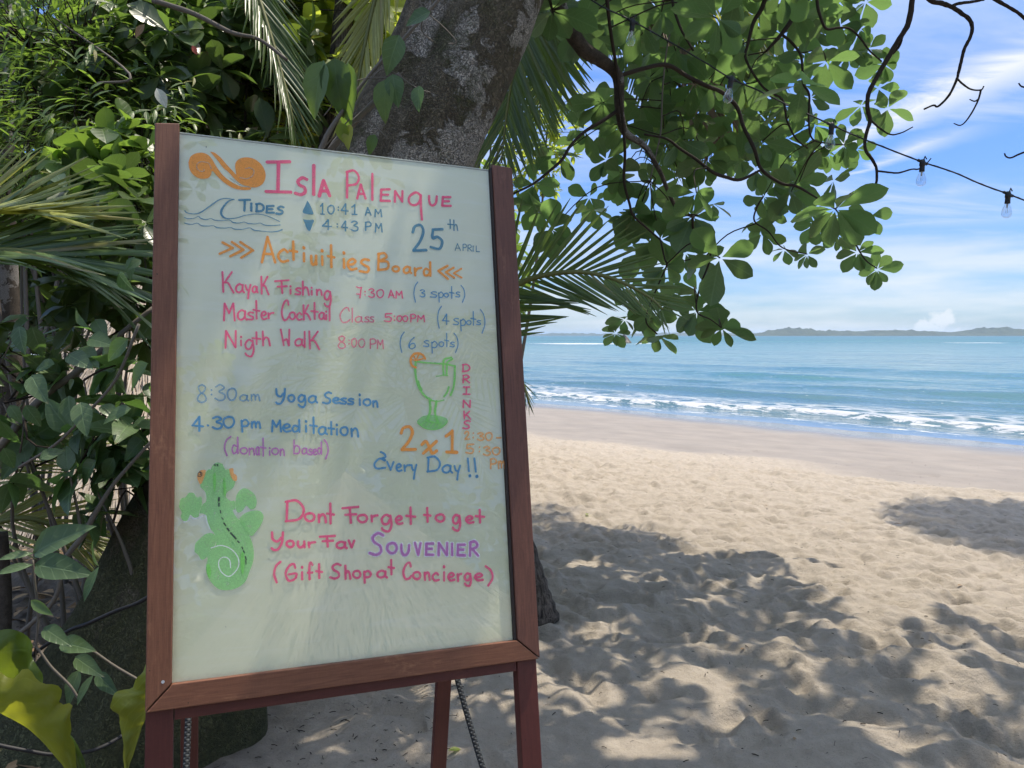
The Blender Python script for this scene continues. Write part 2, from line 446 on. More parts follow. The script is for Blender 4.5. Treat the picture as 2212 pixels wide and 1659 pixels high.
# ---------------------------------------------------------------- the sea
def build_sea():
    radii = np.concatenate([geo(11, 70, 1.0055), geo(70, 400, 1.02), geo(400, 40000, 1.12), [40000]])
    ang = np.deg2rad(np.concatenate([np.arange(-44, -2, 1.0), np.arange(-2, 40, 0.14), np.arange(40, 180, 3.0)]))
    X, Y, F = polar_grid(0, radii, ang, close=False)
    s = shore_s(X, Y); t = X * SD[0] + Y * SD[1]
    R = np.hypot(X, Y)
    wob = 2.2 * pnoise(t * 0.045, s * 0.05) + 1.0 * pnoise(t * 0.16 + 4, s * 0.1)
    Z = np.full_like(X, WATER_Z)
    off = np.clip(-s / 7, 0, 1)
    far = np.clip(260 / np.maximum(R, 1), 0, 1)
    Z += off * far * (0.07 * pnoise(t * 0.05, (s + wob) * 0.30) + 0.035 * pnoise(t * 0.30, (s + wob) * 0.8 + 9) + 0.015 * pnoise(t * 0.9, s * 2.2))
    foam = np.zeros_like(X)
    # small spilling breakers: (distance out, height, length, foam, along-shore gating)
    for c, hgt, w, fo, g0, seed in ((-3.0, 0.17, 0.55, 1.0, -0.5, 1.0), (-6.2, 0.16, 0.75, 0.75, 0.0, 7.7), (-10.5, 0.20, 1.2, 0.10, 0.1, 3.1), (-16.5, 0.24, 1.6, 0.0, 0.0, 5.5), (-25, 0.25, 2.2, 0.0, 0.0, 8.5), (-37, 0.25, 3, 0.0, 0.0, 2.5)):
        d = s - c + 1.3 * pnoise(t * 0.06 + seed, s * 0 + seed) + 0.5 * pnoise(t * 0.25 + seed, s * 0 + 2 * seed)
        gate = np.clip(0.65 + 1.3 * pnoise(t * 0.05 + seed * 3, s * 0 + 1.1) - g0 * 0.5, 0.12, 1)
        Z += hgt * gate * np.exp(-(np.where(d > 0, d / (w * 0.55), d / (w * 1.5))) ** 2)
        foam = np.maximum(foam, fo * gate * np.exp(-(np.where(d > 0, d / (w * 1.0), d / (w * 0.6))) ** 2))
    foam = np.maximum(foam, 0.55 * np.exp(-((s + 1.3 + 0.8 * pnoise(t * 0.2, t * 0)) / 0.35) ** 2))
    wash = np.exp(-((s + 5.0) / 3.4) ** 2) * np.clip(0.72 + 0.8 * pnoise(t * 0.04 + 2, t * 0 + 4), 0, 1)
    # a long white line of surf far out, left, and a short one on the right
    def far_surf(x0, y0, x1, y1, hw, amt):
        p0 = on_level(x0, y0, WATER_Z); p1 = on_level(x1, y1, WATER_Z)
        d = p1 - p0; ln = np.hypot(*d); d = d / ln; n = np.array([-d[1], d[0]])
        u = (X - p0[0]) * d[0] + (Y - p0[1]) * d[1]; v = (X - p0[0]) * n[0] + (Y - p0[1]) * n[1]
        e = np.clip(u / (0.1 * ln), 0, 1) * np.clip((ln - u) / (0.1 * ln), 0, 1)
        return amt * e * np.exp(-(v / hw) ** 2)
    fs = np.maximum(far_surf(1190, 743, 1320, 742, 16, 1.7), far_surf(2084, 740, 2146, 741, 10, 1.5))
    fs = np.maximum(fs, far_surf(1370, 742, 1420, 742, 8, 1.2))
    foam = np.maximum(foam, fs)
    V = np.stack([X, Y, Z], 1)
    me = mesh_np('sea_water', V, F, attrs={'foam': foam, 'wash': wash, 'shore': s, 'dist': R})
    m_, nt = new_mat('sea_water'); k = NT(nt); P = k.obj()
    Pr = k.map(P, (1, 1, 1), (0, 0, -math.atan2(SD[1], SD[0])))
    dist = k.attr('dist'); so = k.attr('shore')
    patch = k.noise(0.028, 5, 0.55, k.map(Pr, (0.35, 1, 1)))
    body = k.ramp(patch, [(0.35, (0.036, 0.108, 0.118)), (0.55, (0.044, 0.136, 0.138)), (0.75, (0.062, 0.165, 0.138))])
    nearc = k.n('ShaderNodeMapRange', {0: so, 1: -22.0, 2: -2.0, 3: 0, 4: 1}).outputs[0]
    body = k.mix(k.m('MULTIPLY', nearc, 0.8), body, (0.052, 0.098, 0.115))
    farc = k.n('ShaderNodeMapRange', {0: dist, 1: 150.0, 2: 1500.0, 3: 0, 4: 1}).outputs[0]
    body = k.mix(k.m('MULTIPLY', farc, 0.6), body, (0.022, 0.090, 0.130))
    # ripples: three scales, each only where it can be seen
    def rip(sc, st=(0.45, 1, 1), lo=0, hi=1e9):
        n = k.noise(sc, 3, 0.6, k.map(Pr, st), 0.4)
        return n
    h = k.m('MULTIPLY', rip(2.4), 0.055)
    h = k.m('ADD', h, k.m('MULTIPLY', rip(0.75), 0.17))
    h = k.m('ADD', h, k.m('MULTIPLY', rip(0.17), 0.5))
    h = k.m('ADD', h, k.m('MULTIPLY', rip(0.035), 1.4))
    bs = k.n('ShaderNodeMapRange', {0: so, 1: -0.4, 2: -5.0, 3: 0.10, 4: 0.62}).outputs[0]
    b = k.n('ShaderNodeBump', {'Height': h, 'Strength': bs, 'Distance': 1.0}).outputs[0]
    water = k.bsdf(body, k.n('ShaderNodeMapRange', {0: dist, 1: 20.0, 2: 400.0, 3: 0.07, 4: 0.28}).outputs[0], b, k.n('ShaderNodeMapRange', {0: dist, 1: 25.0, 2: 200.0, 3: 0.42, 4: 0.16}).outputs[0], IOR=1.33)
    fm = k.attr('foam')
    cells = k.n('ShaderNodeTexVoronoi', {'Scale': 2.2, 'Vector': k.mix(0.25, k.map(Pr, (0.5, 1.25, 1), (0, 0, 0)), k.n('ShaderNodeTexNoise', {'Scale': 1.5, 'Vector': Pr}).outputs['Color'])}, feature='DISTANCE_TO_EDGE').outputs['Distance']
    lacy = k.m('SUBTRACT', 1.0, k.m('MULTIPLY', cells, 4.5), clamp=True)
    fn = k.noise(3.2, 6, 0.7, k.map(Pr, (0.45, 1.2, 1)), 0.6)
    ff = k.m('SUBTRACT', k.m('ADD', fm, k.m('MULTIPLY', k.m('SUBTRACT', fn, 0.5), 4.2)), 0.66)
    ff = k.m('MULTIPLY', ff, 5.0, clamp=True)
    ws = k.attr('wash')
    wn_ = k.noise(0.9, 4, 0.6, k.map(Pr, (0.4, 1, 1)))
    wf = k.m('MULTIPLY', k.m('MULTIPLY', k.m('SUBTRACT', k.m('ADD', ws, wn_), 0.86), 3.0, clamp=True), k.m('MULTIPLY', lacy, k.m('ADD', fn, 0.25)), clamp=True)
    fall = k.m('MAXIMUM', ff, k.m('MULTIPLY', wf, 0.9), clamp=True)
    foam_b = k.bsdf((0.43, 0.44, 0.45), 0.8, k.bump(fn, 0.8, 0.15), 0.2)
    mx = k.n('ShaderNodeMixShader', {0: fall, 1: water, 2: foam_b})
    # a skim of water thins out to nothing over the wet sand
    edge = k.n('ShaderNodeMapRange', {0: k.m('ADD', so, k.m('MULTIPLY', k.m('SUBTRACT', k.noise(1.2, 4, 0.6, P), 0.5), 0.8)), 1: 0.2, 2: -1.6, 3: 0.0, 4: 1.0}, clamp=True).outputs[0]
    gl = k.n('ShaderNodeBsdfGlossy', {'Roughness': 0.06, 'Normal': k.bump(k.noise(1.6, 3, 0.6, k.map(Pr, (0.4, 1, 1))), 0.08, 0.2)})
    tr = k.n('ShaderNodeBsdfTransparent', {0: (0.86, 0.9, 0.92, 1)})
    film = k.n('ShaderNodeMixShader', {0: k.n('ShaderNodeFresnel', {0: 1.33}).outputs[0], 1: tr.outputs[0], 2: gl.outputs[0]})
    film2 = k.n('ShaderNodeMixShader', {0: fall, 1: film.outputs[0], 2: foam_b})
    k.out(k.n('ShaderNodeMixShader', {0: edge, 1: film2.outputs[0], 2: mx.outputs[0]}).outputs[0])
    me.materials.append(m_)
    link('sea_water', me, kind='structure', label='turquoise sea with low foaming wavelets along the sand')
build_sea()

# ---------------------------------------------------------------- far islands and the rock
def build_far():
    m_, nt = new_mat('island_forest'); k = NT(nt); P = k.obj()
    k.out(k.bsdf(k.ramp(k.noise(0.012, 6, 0.7, P), [(0.3, (0.022, 0.038, 0.028)), (0.7, (0.055, 0.075, 0.045))]), 0.95, k.bump(k.noise(0.03, 6, 0.7, P), 1.0, 12)))
    def ridge(name, label, prof, dist, depth, seed):
        xs = np.array([p[0] for p in prof]); hs = np.array([p[1] for p in prof])
        X = np.arange(xs[0], xs[-1], 1.5)
        H = np.interp(X, xs, hs) * dist / FL
        H = np.maximum(H + 0.9 * dist / FL * fbm(X * 0.06 + seed, X * 0 + seed, 4) + 0.5 * dist / FL * np.abs(pnoise(X * 0.5, X * 0)), 0)
        H[0] = H[-1] = 0
        rows = []
        vv = np.linspace(-1, 1, 13)
        for v in vv:
            prof_ = (1 - abs(v) ** 1.6)
            yy = dist + v * depth
            xw = (X - CX) / FL * dist
            hh = H * prof_ * (1 + 0.35 * fbm(X * 0.08 + seed, X * 0 + v * 3, 3) * (abs(v) > 0.05)) + WATER_Z - 0.6 * (abs(v) == 1)
            rows.append(np.stack([xw, np.full_like(xw, yy), hh], 1))
        V = np.concatenate(rows); n = len(X)
        i, j = np.meshgrid(np.arange(12), np.arange(n - 1), indexing='ij')
        F = np.stack([i * n + j, i * n + j + 1, (i + 1) * n + j + 1, (i + 1) * n + j], -1).reshape(-1, 4)
        me = mesh_np(name, V, F, m_)
        link(name, me, kind='structure', label=label)
    ridge('island_hills', 'low wooded island along the horizon', [(1585, 0), (1600, 4), (1640, 5), (1665, 12), (1700, 17), (1725, 16), (1760, 11), (1800, 10), (1850, 10), (1900, 12), (1960, 12), (2010, 9), (2060, 8), (2090, 12), (2130, 17), (2160, 18), (2212, 13), (2300, 16), (2420, 8), (2500, 0)], 5200, 300, 1.0)
    ridge('distant_hills', 'faint further hills on the horizon', [(1100, 0), (1150, 3), (1200, 6), (1260, 5), (1330, 4), (1420, 6), (1500, 7), (1620, 6), (1700, 5), (1900, 0)], 9500, 500, 5.0)
    # a brown rock awash on the left
    mr, nt = new_mat('sea_rock'); k = NT(nt); P = k.obj()
    k.out(k.bsdf(k.ramp(k.noise(0.5, 5, 0.7, P), [(0.3, (0.10, 0.085, 0.075)), (0.7, (0.26, 0.22, 0.19))]), 0.9, k.bump(k.noise(0.8, 5, 0.7, P), 1.0, 0.5)))
    p = on_level(1348, 741, WATER_Z)
    t = np.linspace(0, 2 * math.pi, 40, endpoint=False); V = []; R_ = 12
    for i in range(R_):
        f = i / (R_ - 1)
        for a in t:
            r = (1 - f ** 1.6) * (1 + 0.3 * float(pnoise(np.array(math.cos(a) * 1.7 + 3), np.array(math.sin(a) * 1.7 + f * 2))))
            V.append((p[0] + 2.8 * r * math.cos(a), p[1] + 3 * r * math.sin(a), WATER_Z - 0.3 + 3.2 * f * (0.8 + 0.35 * math.cos(a * 2 + 1))))
    F = [(i * 40 + j, i * 40 + (j + 1) % 40, (i + 1) * 40 + (j + 1) % 40, (i + 1) * 40 + j) for i in range(R_ - 1) for j in range(40)]
    o = link('rock', mesh_np('rock', V, F, mr), label='low brown rock awash in the sea behind the hanging leaves', category='rock')
build_far()
# ---------------------------------------------------------------- the activities board
BH = Vector((0.92618799, 0.37568776, -0.03216377))
BV = Vector((-0.0541472, 0.21693537, 0.97468309))
BN = BH.cross(BV)                       # out of the board, towards the reader
BO = at(312, 1541, 1.45)                # outer lower left corner of the frame face
BW, BHT = 0.843, 1.229
def bpt(u, v, n=0.0): return BO + BH * u + BV * v + BN * n
def on_board(x, y, n=0.0):
    r = Vector(ray(x, y)); c = Vector((0, 0, CAMZ)); o = bpt(0, 0, n)
    t = (o - c).dot(BN) / r.dot(BN)
    p = c + r * t - BO
    return p.dot(BH), p.dot(BV), t
def wood_mat(name, c0, c1, seed=0.0, rough=0.5, axis=1):
    m_, nt = new_mat(name); k = NT(nt)
    uv = k.n('ShaderNodeUVMap').outputs[0]
    P = k.map(uv, (1, 1, 1), (0, 0, 0), (seed, seed * 2, 0))
    grain = k.noise(9, 6, 0.65, k.map(P, (26, 1.3, 1)), 0.8)
    fine = k.noise(60, 4, 0.7, k.map(P, (8, 0.8, 1)))
    blot = k.noise(7, 4, 0.6, P)
    col = k.ramp(grain, [(0.25, c0), (0.75, c1)])
    col = k.mix(k.m('MULTIPLY', blot, 0.55), col, [c * 0.72 for c in c0])
    worn = k.m('MULTIPLY', k.m('SUBTRACT', k.noise(5, 6, 0.75, k.map(P, (3, 1, 1)), 0.5), 0.58), 5.0, clamp=True)
    col = k.mix(k.m('MULTIPLY', worn, 0.8), col, (c1[0] * 1.5, c1[1] * 1.75, c1[2] * 1.7))
    cross = k.noise(120, 2, 0.6, k.map(P, (0.5, 3, 1)))
    col = k.mix(0.25, col, k.ramp(cross, [(0.3, (0.7, 0.7, 0.7)), (0.7, (1.2, 1.2, 1.2))]), 'MULTIPLY')
    holes = k.n('ShaderNodeTexVoronoi', {'Scale': 26.0, 'Vector': k.map(P, (1, 1, 1))}).outputs['Distance']
    hole = k.m('MULTIPLY', k.m('SUBTRACT', 0.045, holes), 60.0, clamp=True)
    col = k.mix(hole, col, (0.015, 0.01, 0.008))
    scr = k.m('MULTIPLY', k.m('SUBTRACT', k.noise(40, 3, 0.8, k.map(P, (6, 0.6, 1)), 2.0), 0.70), 9.0, clamp=True)
    col = k.mix(k.m('MULTIPLY', scr, 0.35), col, (0.45, 0.33, 0.27))
    h = k.m('ADD', k.m('MULTIPLY', grain, 0.6), k.m('MULTIPLY', fine, 0.3))
    k.out(k.bsdf(col, k.m('ADD', rough, k.m('MULTIPLY', blot, 0.2)), k.bump(h, 0.35, 0.0015), 0.45))
    return m_
M_FRAME = wood_mat('stained_frame_wood', (0.115, 0.042, 0.022), (0.260, 0.110, 0.058), 0.3, 0.42)
M_FRAME2 = wood_mat('stained_frame_wood_b', (0.085, 0.032, 0.022), (0.200, 0.082, 0.052), 4.3, 0.42)
M_LEG = wood_mat('dark_leg_wood', (0.070, 0.014, 0.012), (0.115, 0.026, 0.020), 2.1, 0.36)
def simple(name, col, rough=0.7, spec=0.4, bumpscale=0, bs=0.4, var=0.0, metallic=0.0):
    m_, nt = new_mat(name); k = NT(nt); P = k.obj()
    c = (*col, 1)
    if var: c = k.mix(k.m('MULTIPLY', k.noise(bumpscale or 20, 4, 0.6, P), var), col, [x * 0.4 for x in col])
    nrm = k.bump(k.noise(bumpscale, 4, 0.65, P), bs, 0.003) if bumpscale else None
    k.out(k.bsdf(c if isinstance(c, bpy.types.NodeSocket) else col, rough, nrm, spec, Metallic=metallic)); return m_
def build_board():
    T = thing('sandwich_board', 'tall wooden sandwich board with handwritten activities on a pale glass panel in a brown frame', 'sign', tuple(bpt(0.42, -0.79)))
    import bmesh
    def member(name, poly, n0, n1, mat, along, lab=None, bev=0.0022):
        """a flat-sawn board: outline in (u, v), from depth n0 to n1 (along BN)"""
        bm = bmesh.new()
        lo = [bm.verts.new((u, v, n0)) for u, v in poly]; f = bm.faces.new(lo)
        ex = bmesh.ops.extrude_face_region(bm, geom=[f])
        for g in ex['geom']:
            if isinstance(g, bmesh.types.BMVert): g.co.z = n1
        bmesh.ops.recalc_face_normals(bm, faces=bm.faces)
        bmesh.ops.bevel(bm, geom=bm.edges[:], offset=bev, segments=2, affect='EDGES', profile=0.6)
        uvl = bm.loops.layers.uv.new('uv')
        for fc in bm.faces:
            for l in fc.loops:
                c = l.vert.co
                l[uvl].uv = ((c.x + c.z, c.y) if along == 'v' else (c.y + c.z, c.x))
        for v in bm.verts: v.co = bpt(v.co.x, v.co.y, v.co.z)
        me = bpy.data.meshes.new(name); bm.to_mesh(me); bm.free(); me.materials.append(mat)
        o = link(name, me, T)
        if lab: o['label'] = lab
        return o
    lu0, lu1 = 0.0, 0.0475; ru0, ru1 = 0.784, BW
    # frame: two stiles with a mitred bottom rail, no top rail
    member('frame_stile', [(0.0008, 0.0016), (lu1, 0.0494), (lu1, 1.2345), (-0.0015, 1.2285)], -0.030, 0.0, M_FRAME, 'v')
    member('frame_stile', [(BW - 0.0008, 0.0016), (BW, 1.2265), (ru0 + 0.004, 1.229), (ru0 + 0.004, 0.0494)], -0.030, 0.0, M_FRAME2, 'v')
    member('bottom_rail', [(0.0018, 0.0), (BW - 0.0018, 0.0), (ru0 + 0.003, 0.0474), (lu1 + 0.001, 0.0474)], -0.030, -0.0006, M_FRAME, 'u')
    # dark strip added to draw the dark groove beside the right stile
    member('groove_strip', [(ru0 - 0.003, 0.048), (ru0 + 0.0035, 0.048), (ru0 + 0.0035, 1.222), (ru0 - 0.001, 1.222)], -0.028, -0.005, simple('groove_dark', (0.030, 0.020, 0.018), 0.5, 0.4, 60), 'v', bev=0.001)
    # backing sheet and the glass over it
    m_, nt = new_mat('milky_backing'); k = NT(nt); uv = k.n('ShaderNodeUVMap').outputs[0]
    big = k.noise(3.0, 4, 0.6, uv)
    col = k.ramp(big, [(0.3, (0.76, 0.76, 0.53)), (0.7, (0.83, 0.84, 0.62))])
    sep = k.n('ShaderNodeSeparateXYZ', {0: uv})
    # wiped-off marker haze: broad pale strokes
    wip = k.noise(5, 5, 0.7, k.map(uv, (0.7, 5, 1), (0, 0, math.radians(12))), 1.2)
    col = k.mix(k.m('MULTIPLY', k.m('SUBTRACT', wip, 0.50), 2.6, clamp=True), col, (0.90, 0.92, 0.84))
    # grime gathered along the edges
    eu = k.m('MINIMUM', k.m('SUBTRACT', sep.outputs[0], lu1), k.m('SUBTRACT', ru0, sep.outputs[0]))
    ev = k.m('MINIMUM', k.m('SUBTRACT', sep.outputs[1], 0.047), k.m('SUBTRACT', 1.216, sep.outputs[1]))
    e = k.m('MINIMUM', eu, ev)
    gr = k.m('MULTIPLY', k.m('SUBTRACT', 0.012, k.m('ADD', e, k.m('MULTIPLY', k.m('SUBTRACT', k.noise(40, 4, 0.7, uv), 0.5), 0.02))), 60, clamp=True)
    col = k.mix(k.m('MULTIPLY', gr, 0.5), col, (0.20, 0.19, 0.14))
    sp = k.n('ShaderNodeTexVoronoi', {'Scale': 13.0, 'Vector': k.map(uv, (1, 0.6, 1))}).outputs['Distance']
    col = k.mix(k.m('MULTIPLY', k.m('SUBTRACT', 0.022, sp), 200, clamp=True), col, (0.06, 0.055, 0.04))
    fb = k.bsdf(k.mix(0.30, col, (0.92, 0.94, 0.80)), 0.55, k.bump(k.noise(180, 3, 0.6, uv), 0.15, 0.0006), 0.4)
    ft = k.n('ShaderNodeBsdfTranslucent', {0: (0.90, 0.92, 0.74, 1)})
    k.out(k.n('ShaderNodeMixShader', {0: 0.25, 1: fb, 2: ft.outputs[0]}).outputs[0])
    def sheet(name, u0, u1, v0, v1, n0, n1, mat, vtop=None):
        mb = MB(); P = [(u0, v0), (u1, v0), (u1, vtop if vtop else v1), (u0, v1)]
        V = [bpt(u, v, n1) for u, v in P] + [bpt(u, v, n0) for u, v in P]
        F = [(0, 1, 2, 3), (7, 6, 5, 4), (0, 4, 5, 1), (1, 5, 6, 2), (2, 6, 7, 3), (3, 7, 4, 0)]
        mb.add(V, F, P + P)
        return mb.build(name, mat, T, smooth=False)
    mb = MB(); PB = [(lu1 + 0.0005, 0.0478), (ru0 - 0.0035, 0.0478), (ru0 - 0.0035, 1.2155), (lu1 + 0.0005, 1.2155)]
    mb.add([bpt(u, v, -0.0131) for u, v in PB], [(0, 1, 2, 3)], PB)
    mb.build('backing_panel', m_, T, smooth=False)
    mg, nt = new_mat('panel_glass'); k = NT(nt)
    nrm = k.bump(k.noise(2.2, 2, 0.5, k.n('ShaderNodeUVMap').outputs[0]), 0.10, 0.01)
    gl = k.n('ShaderNodeBsdfGlossy', {'Roughness': 0.0, 'Color': (1, 1, 1, 1)})
    tr = k.n('ShaderNodeBsdfTransparent', {0: (0.975, 0.99, 0.965, 1)})
    fr = k.n('ShaderNodeFresnel', {0: 1.52})
    k.out(k.n('ShaderNodeMixShader', {0: k.m('MINIMUM', k.m('MULTIPLY', fr.outputs[0], 1.7), 0.30), 1: tr.outputs[0], 2: gl.outputs[0]}).outputs[0])
    # a pane front, left as one face so that light passes it once
    mb = MB(); P4 = [(lu1 + 0.0005, 0.0478), (ru0 - 0.0035, 0.0478), (ru0 - 0.0035, 1.2165), (lu1 + 0.0005, 1.2165)]
    mb.add([bpt(u, v, -0.0120) for u, v in P4], [(0, 1, 2, 3)], P4)
    mb.build('glass_pane', mg, T, smooth=False)
    # the pane's ground upper edge
    sheet('pane_edge', lu1 + 0.0005, ru0 - 0.0035, 1.2168, 1.2195, -0.0165, -0.0118, simple('ground_glass_edge', (0.48, 0.52, 0.45), 0.5, 0.5, 90, 0.5, 0.5))
    # ---- the trestle it is screwed to: front legs, cross rail, hinged back legs, rope
    member('front_leg', [(0.001, -0.795), (0.0515, -0.795), (0.0515, -0.001), (0.001, -0.001)], -0.046, -0.014, M_LEG, 'v')
    member('front_leg', [(0.789, -0.795), (0.838, -0.795), (0.838, -0.001), (0.789, -0.001)], -0.046, -0.014, M_LEG, 'v')
    member('cross_rail', [(0.0528, -0.0240), (0.7878, -0.0240), (0.7878, -0.0012), (0.0528, -0.0012)], -0.044, -0.016, M_LEG, 'u')
    member('back_stile', [(0.001, 0.0012), (0.0475, 0.0012), (0.0475, 1.19), (0.001, 1.19)], -0.060, -0.031, M_LEG, 'v')
    member('back_stile', [(0.789, 0.0012), (0.838, 0.0012), (0.838, 1.19), (0.789, 1.19)], -0.060, -0.031, M_LEG, 'v')
    back = Vector((-BN.x, -BN.y, 0)).normalized()
    feet = {}
    for u, ut in ((0.058, 0.075), (0.700, 0.745)):
        foot = bpt(u, 0) ; foot.z = 0.0
        foot = Vector((foot.x, foot.y, 0)) + back * 0.42
        top = bpt(ut, 1.08, -0.075)
        d = (top - foot).normalized(); side = BH; nrm_ = side.cross(d).normalized(); side = d.cross(nrm_).normalized()
        c = (top + foot) / 2 - d * 0.0; L_ = (top - foot).length
        V, F = box_pts(c, side, nrm_, d, 0.020, 0.012, L_ / 2 + 0.01, 0.002)
        mb = MB(); mb.add(V, F, [((v - foot).dot(side) + (v - foot).dot(nrm_), (v - foot).dot(d)) for v in V])
        mb.build('back_leg', M_LEG, T, smooth=False)
        feet[u] = (foot, d)
    # braided rope stay from each back leg to the front leg
    mr, nt = new_mat('braided_rope'); k = NT(nt); uv = k.n('ShaderNodeUVMap').outputs[0]
    w1 = k.n('ShaderNodeTexWave', {'Scale': 1.0, 'Vector': k.map(uv, (2.0, 55, 1), (0, 0, 0))}, bands_direction='DIAGONAL').outputs['Fac']
    w2 = k.n('ShaderNodeTexWave', {'Scale': 1.0, 'Vector': k.map(uv, (-2.0, 55, 1), (0, 0, 0))}, bands_direction='DIAGONAL').outputs['Fac']
    w = k.m('MULTIPLY', w1, w2)
    k.out(k.bsdf(k.ramp(w, [(0.1, (0.012, 0.014, 0.016)), (0.8, (0.060, 0.068, 0.075))]), 0.75, k.bump(w, 0.9, 0.003), 0.3))
    for u, uf in ((0.058, 0.058), (0.700, 0.786)):
        foot, d = feet[u]
        zt = 0.66
        a = foot + d * ((zt - foot.z) / d.z) + BN * 0.014
        b = bpt(uf, -0.50, -0.03)
        pts = [a + BN * -0.02, a + Vector((0, 0, 0.004))] + [a.lerp(b, t) + Vector((0, 0, -0.035 * math.sin(math.pi * t))) for t in (0.15, 0.35, 0.55, 0.75, 0.92)] + [b]
        mb = MB(); tube(mb, smooth_path(pts, 6), 0.0075, 12); mb.build('rope_stay', mr, T)
    # screw plug low on the left stile
    mb = MB(); c = bpt(*on_board(352, 1473)[:2], 0.0006)
    V = [c + BH * 0.0032 * math.cos(a) + BV * 0.0032 * math.sin(a) for a in np.linspace(0, 2 * math.pi, 14)[:-1]]
    mb.add(V, [tuple(range(13))]); mb.build('screw_head', simple('pale_screw', (0.42, 0.44, 0.46), 0.4), T, smooth=False)
    return T
BOARD = build_board()

# ---------------------------------------------------------------- the writing
ZOOM = {1: (600, 480, 750 / 2212), 2: (1250, 600, 800 / 2212), 3: (800, 1050, 650 / 2212), 4: (1350, 1080, 700 / 2212), 5: (700, 1450, 850 / 2212),
        6: (1450, 1380, 650 / 1892), 7: (680, 1800, 520 / 1327), 8: (1050, 1950, 1000 / 2212), 9: (850, 900, 750 / 2212)}
def z2d(z, x, y):
    ox, oy, s = ZOOM[z]
    return (ox + x * s) / 1.85172, (oy + y * s) / 1.85172
# single-stroke letters in a 100 x 100 box (y down); '~' marks a curved stroke
GL = {
 'I': '5,2 95,0;50,2 48,98;0,98 100,100', 'l': '50,0 50,100', 'A': '8,100 45,0;45,0 95,100;22,66 80,68', 'P': '10,2 8,100;~5,4 60,-2 98,22 80,48 12,55',
 'S': '~95,8 60,-2 22,18 35,42 75,60 80,88 45,102 0,94', 'E': '95,4 12,6;12,6 6,96;10,48 80,48;6,96 98,98', 'N': '6,100 10,2;10,2 92,98;92,98 95,2',
 'q': '~88,8 55,-3 12,10 2,30 25,44 62,42 84,26 88,8;88,6 90,60 97,100', 'U': '~8,0 10,55 28,95 58,98 85,70 95,5', 'T': '0,5 100,3;52,5 48,100', 'D': '12,4 8,98;~4,4 60,-2 98,40 75,88 4,100',
 '1': '~10,25 38,14 62,0;62,0 60,98;15,98 100,100', '0': '~50,0 10,18 2,60 32,98 75,92 98,48 82,8 48,0', ':': '45,0 52,8;48,92 52,100', '4': '~62,0 30,35 0,62;0,62 100,68;66,0 64,100', 'M': '8,100 14,2;14,2 50,58;50,58 85,2;85,2 96,100',
 '3': '~5,10 50,-4 88,18 38,42 92,62 88,92 45,102 0,88', '2': '~5,25 20,2 60,-3 78,22 55,60 12,96;10,98 98,96', '5': '95,2 18,4;~18,4 14,46 55,40 92,62 70,98 0,90', 't': '50,0 54,100;5,50 98,56', 'h': '10,0 14,100;~14,62 45,42 75,55 92,100', 'R': '10,4 6,100;~6,5 60,-3 92,24 60,46 12,52;30,52 98,100', 'L': '20,0 18,96;18,96 95,100',
 'c': '~92,22 60,-2 18,25 6,62 40,100 98,92', 'o': '~52,0 12,15 2,60 38,98 80,88 97,45 78,6 45,0', 'a': '~82,12 45,-2 8,30 8,80 42,98 78,70 84,14;~84,8 82,70 100,98', 'i': '50,45 54,100;~46,3 56,8 52,12 44,8', 'u': '~8,0 8,60 30,98 65,90 90,50;90,0 95,98', 'e': '~12,52 60,48 88,22 55,-2 15,20 5,62 40,100 98,90', 's': '~92,6 45,0 12,22 50,46 90,66 75,98 0,92', 'B': '12,2 8,98;~8,4 60,-2 80,22 20,44;~20,46 92,52 90,90 6,100',
 'r': '10,8 18,98;~16,55 45,15 98,4', 'd': '~62,55 30,48 6,70 22,98 62,92 82,66;82,0 86,100', 'K': '12,0 18,100;85,0 30,52;~26,52 55,55 80,82 98,104', 'y': '~5,2 22,32 45,38;92,0 60,55 48,100', 'F': '0,8 98,0;46,6 52,100;18,50 85,46', 'n': '8,8 12,98;~12,40 50,4 82,28 94,100', 'g': '~78,8 40,-2 5,22 15,50 55,52 82,22;~82,4 92,60 68,98 20,92 5,80',
 'C': '~92,22 78,-2 38,10 5,55 28,98 70,98 98,82', 'k': '10,0 14,100;70,0 22,55;~20,55 60,62 95,100', 'W': '5,0 30,98;~30,70 55,60 72,98;78,0 74,98', '7': '~5,2 55,12 96,8;90,8 68,100;8,65 60,68', '(': '~90,0 30,22 8,60 40,100', ')': '~8,0 70,22 92,60 40,100', 'p': '12,0 20,100;~14,10 60,-8 98,18 78,46 20,50', '6': '~80,0 30,30 4,75 38,100 92,82 80,52 30,58 12,80', '8': '~50,0 12,12 30,40 80,60 92,88 45,100 4,85 20,58 70,38 85,12 50,0', 'm': '6,12 10,98;~10,40 32,6 48,30 50,90;~50,40 74,8 88,36 96,100',
 'Y': '~2,0 8,38 42,52 72,30;~85,0 78,55 50,96 18,102 0,92', '-': '0,50 100,50', '.': '40,40 60,60', 'b': '10,0 8,98;~8,60 45,40 92,58 80,96 10,100', 'x': '~0,30 25,5 48,45 70,98 100,80;98,6 10,100', '!': '10,0 50,72;~60,96 85,93 90,100 66,102', 'f': '~98,12 60,-4 38,25 42,100;10,60 95,58', 'v': '2,0 55,96;55,96 98,4', 'w': '0,0 25,95;25,95 50,30;50,30 78,95;78,95 100,0',
 '&': '~60,0 90,12 98,30 70,38 92,45 95,52 50,40 8,70 25,98 98,94',
}
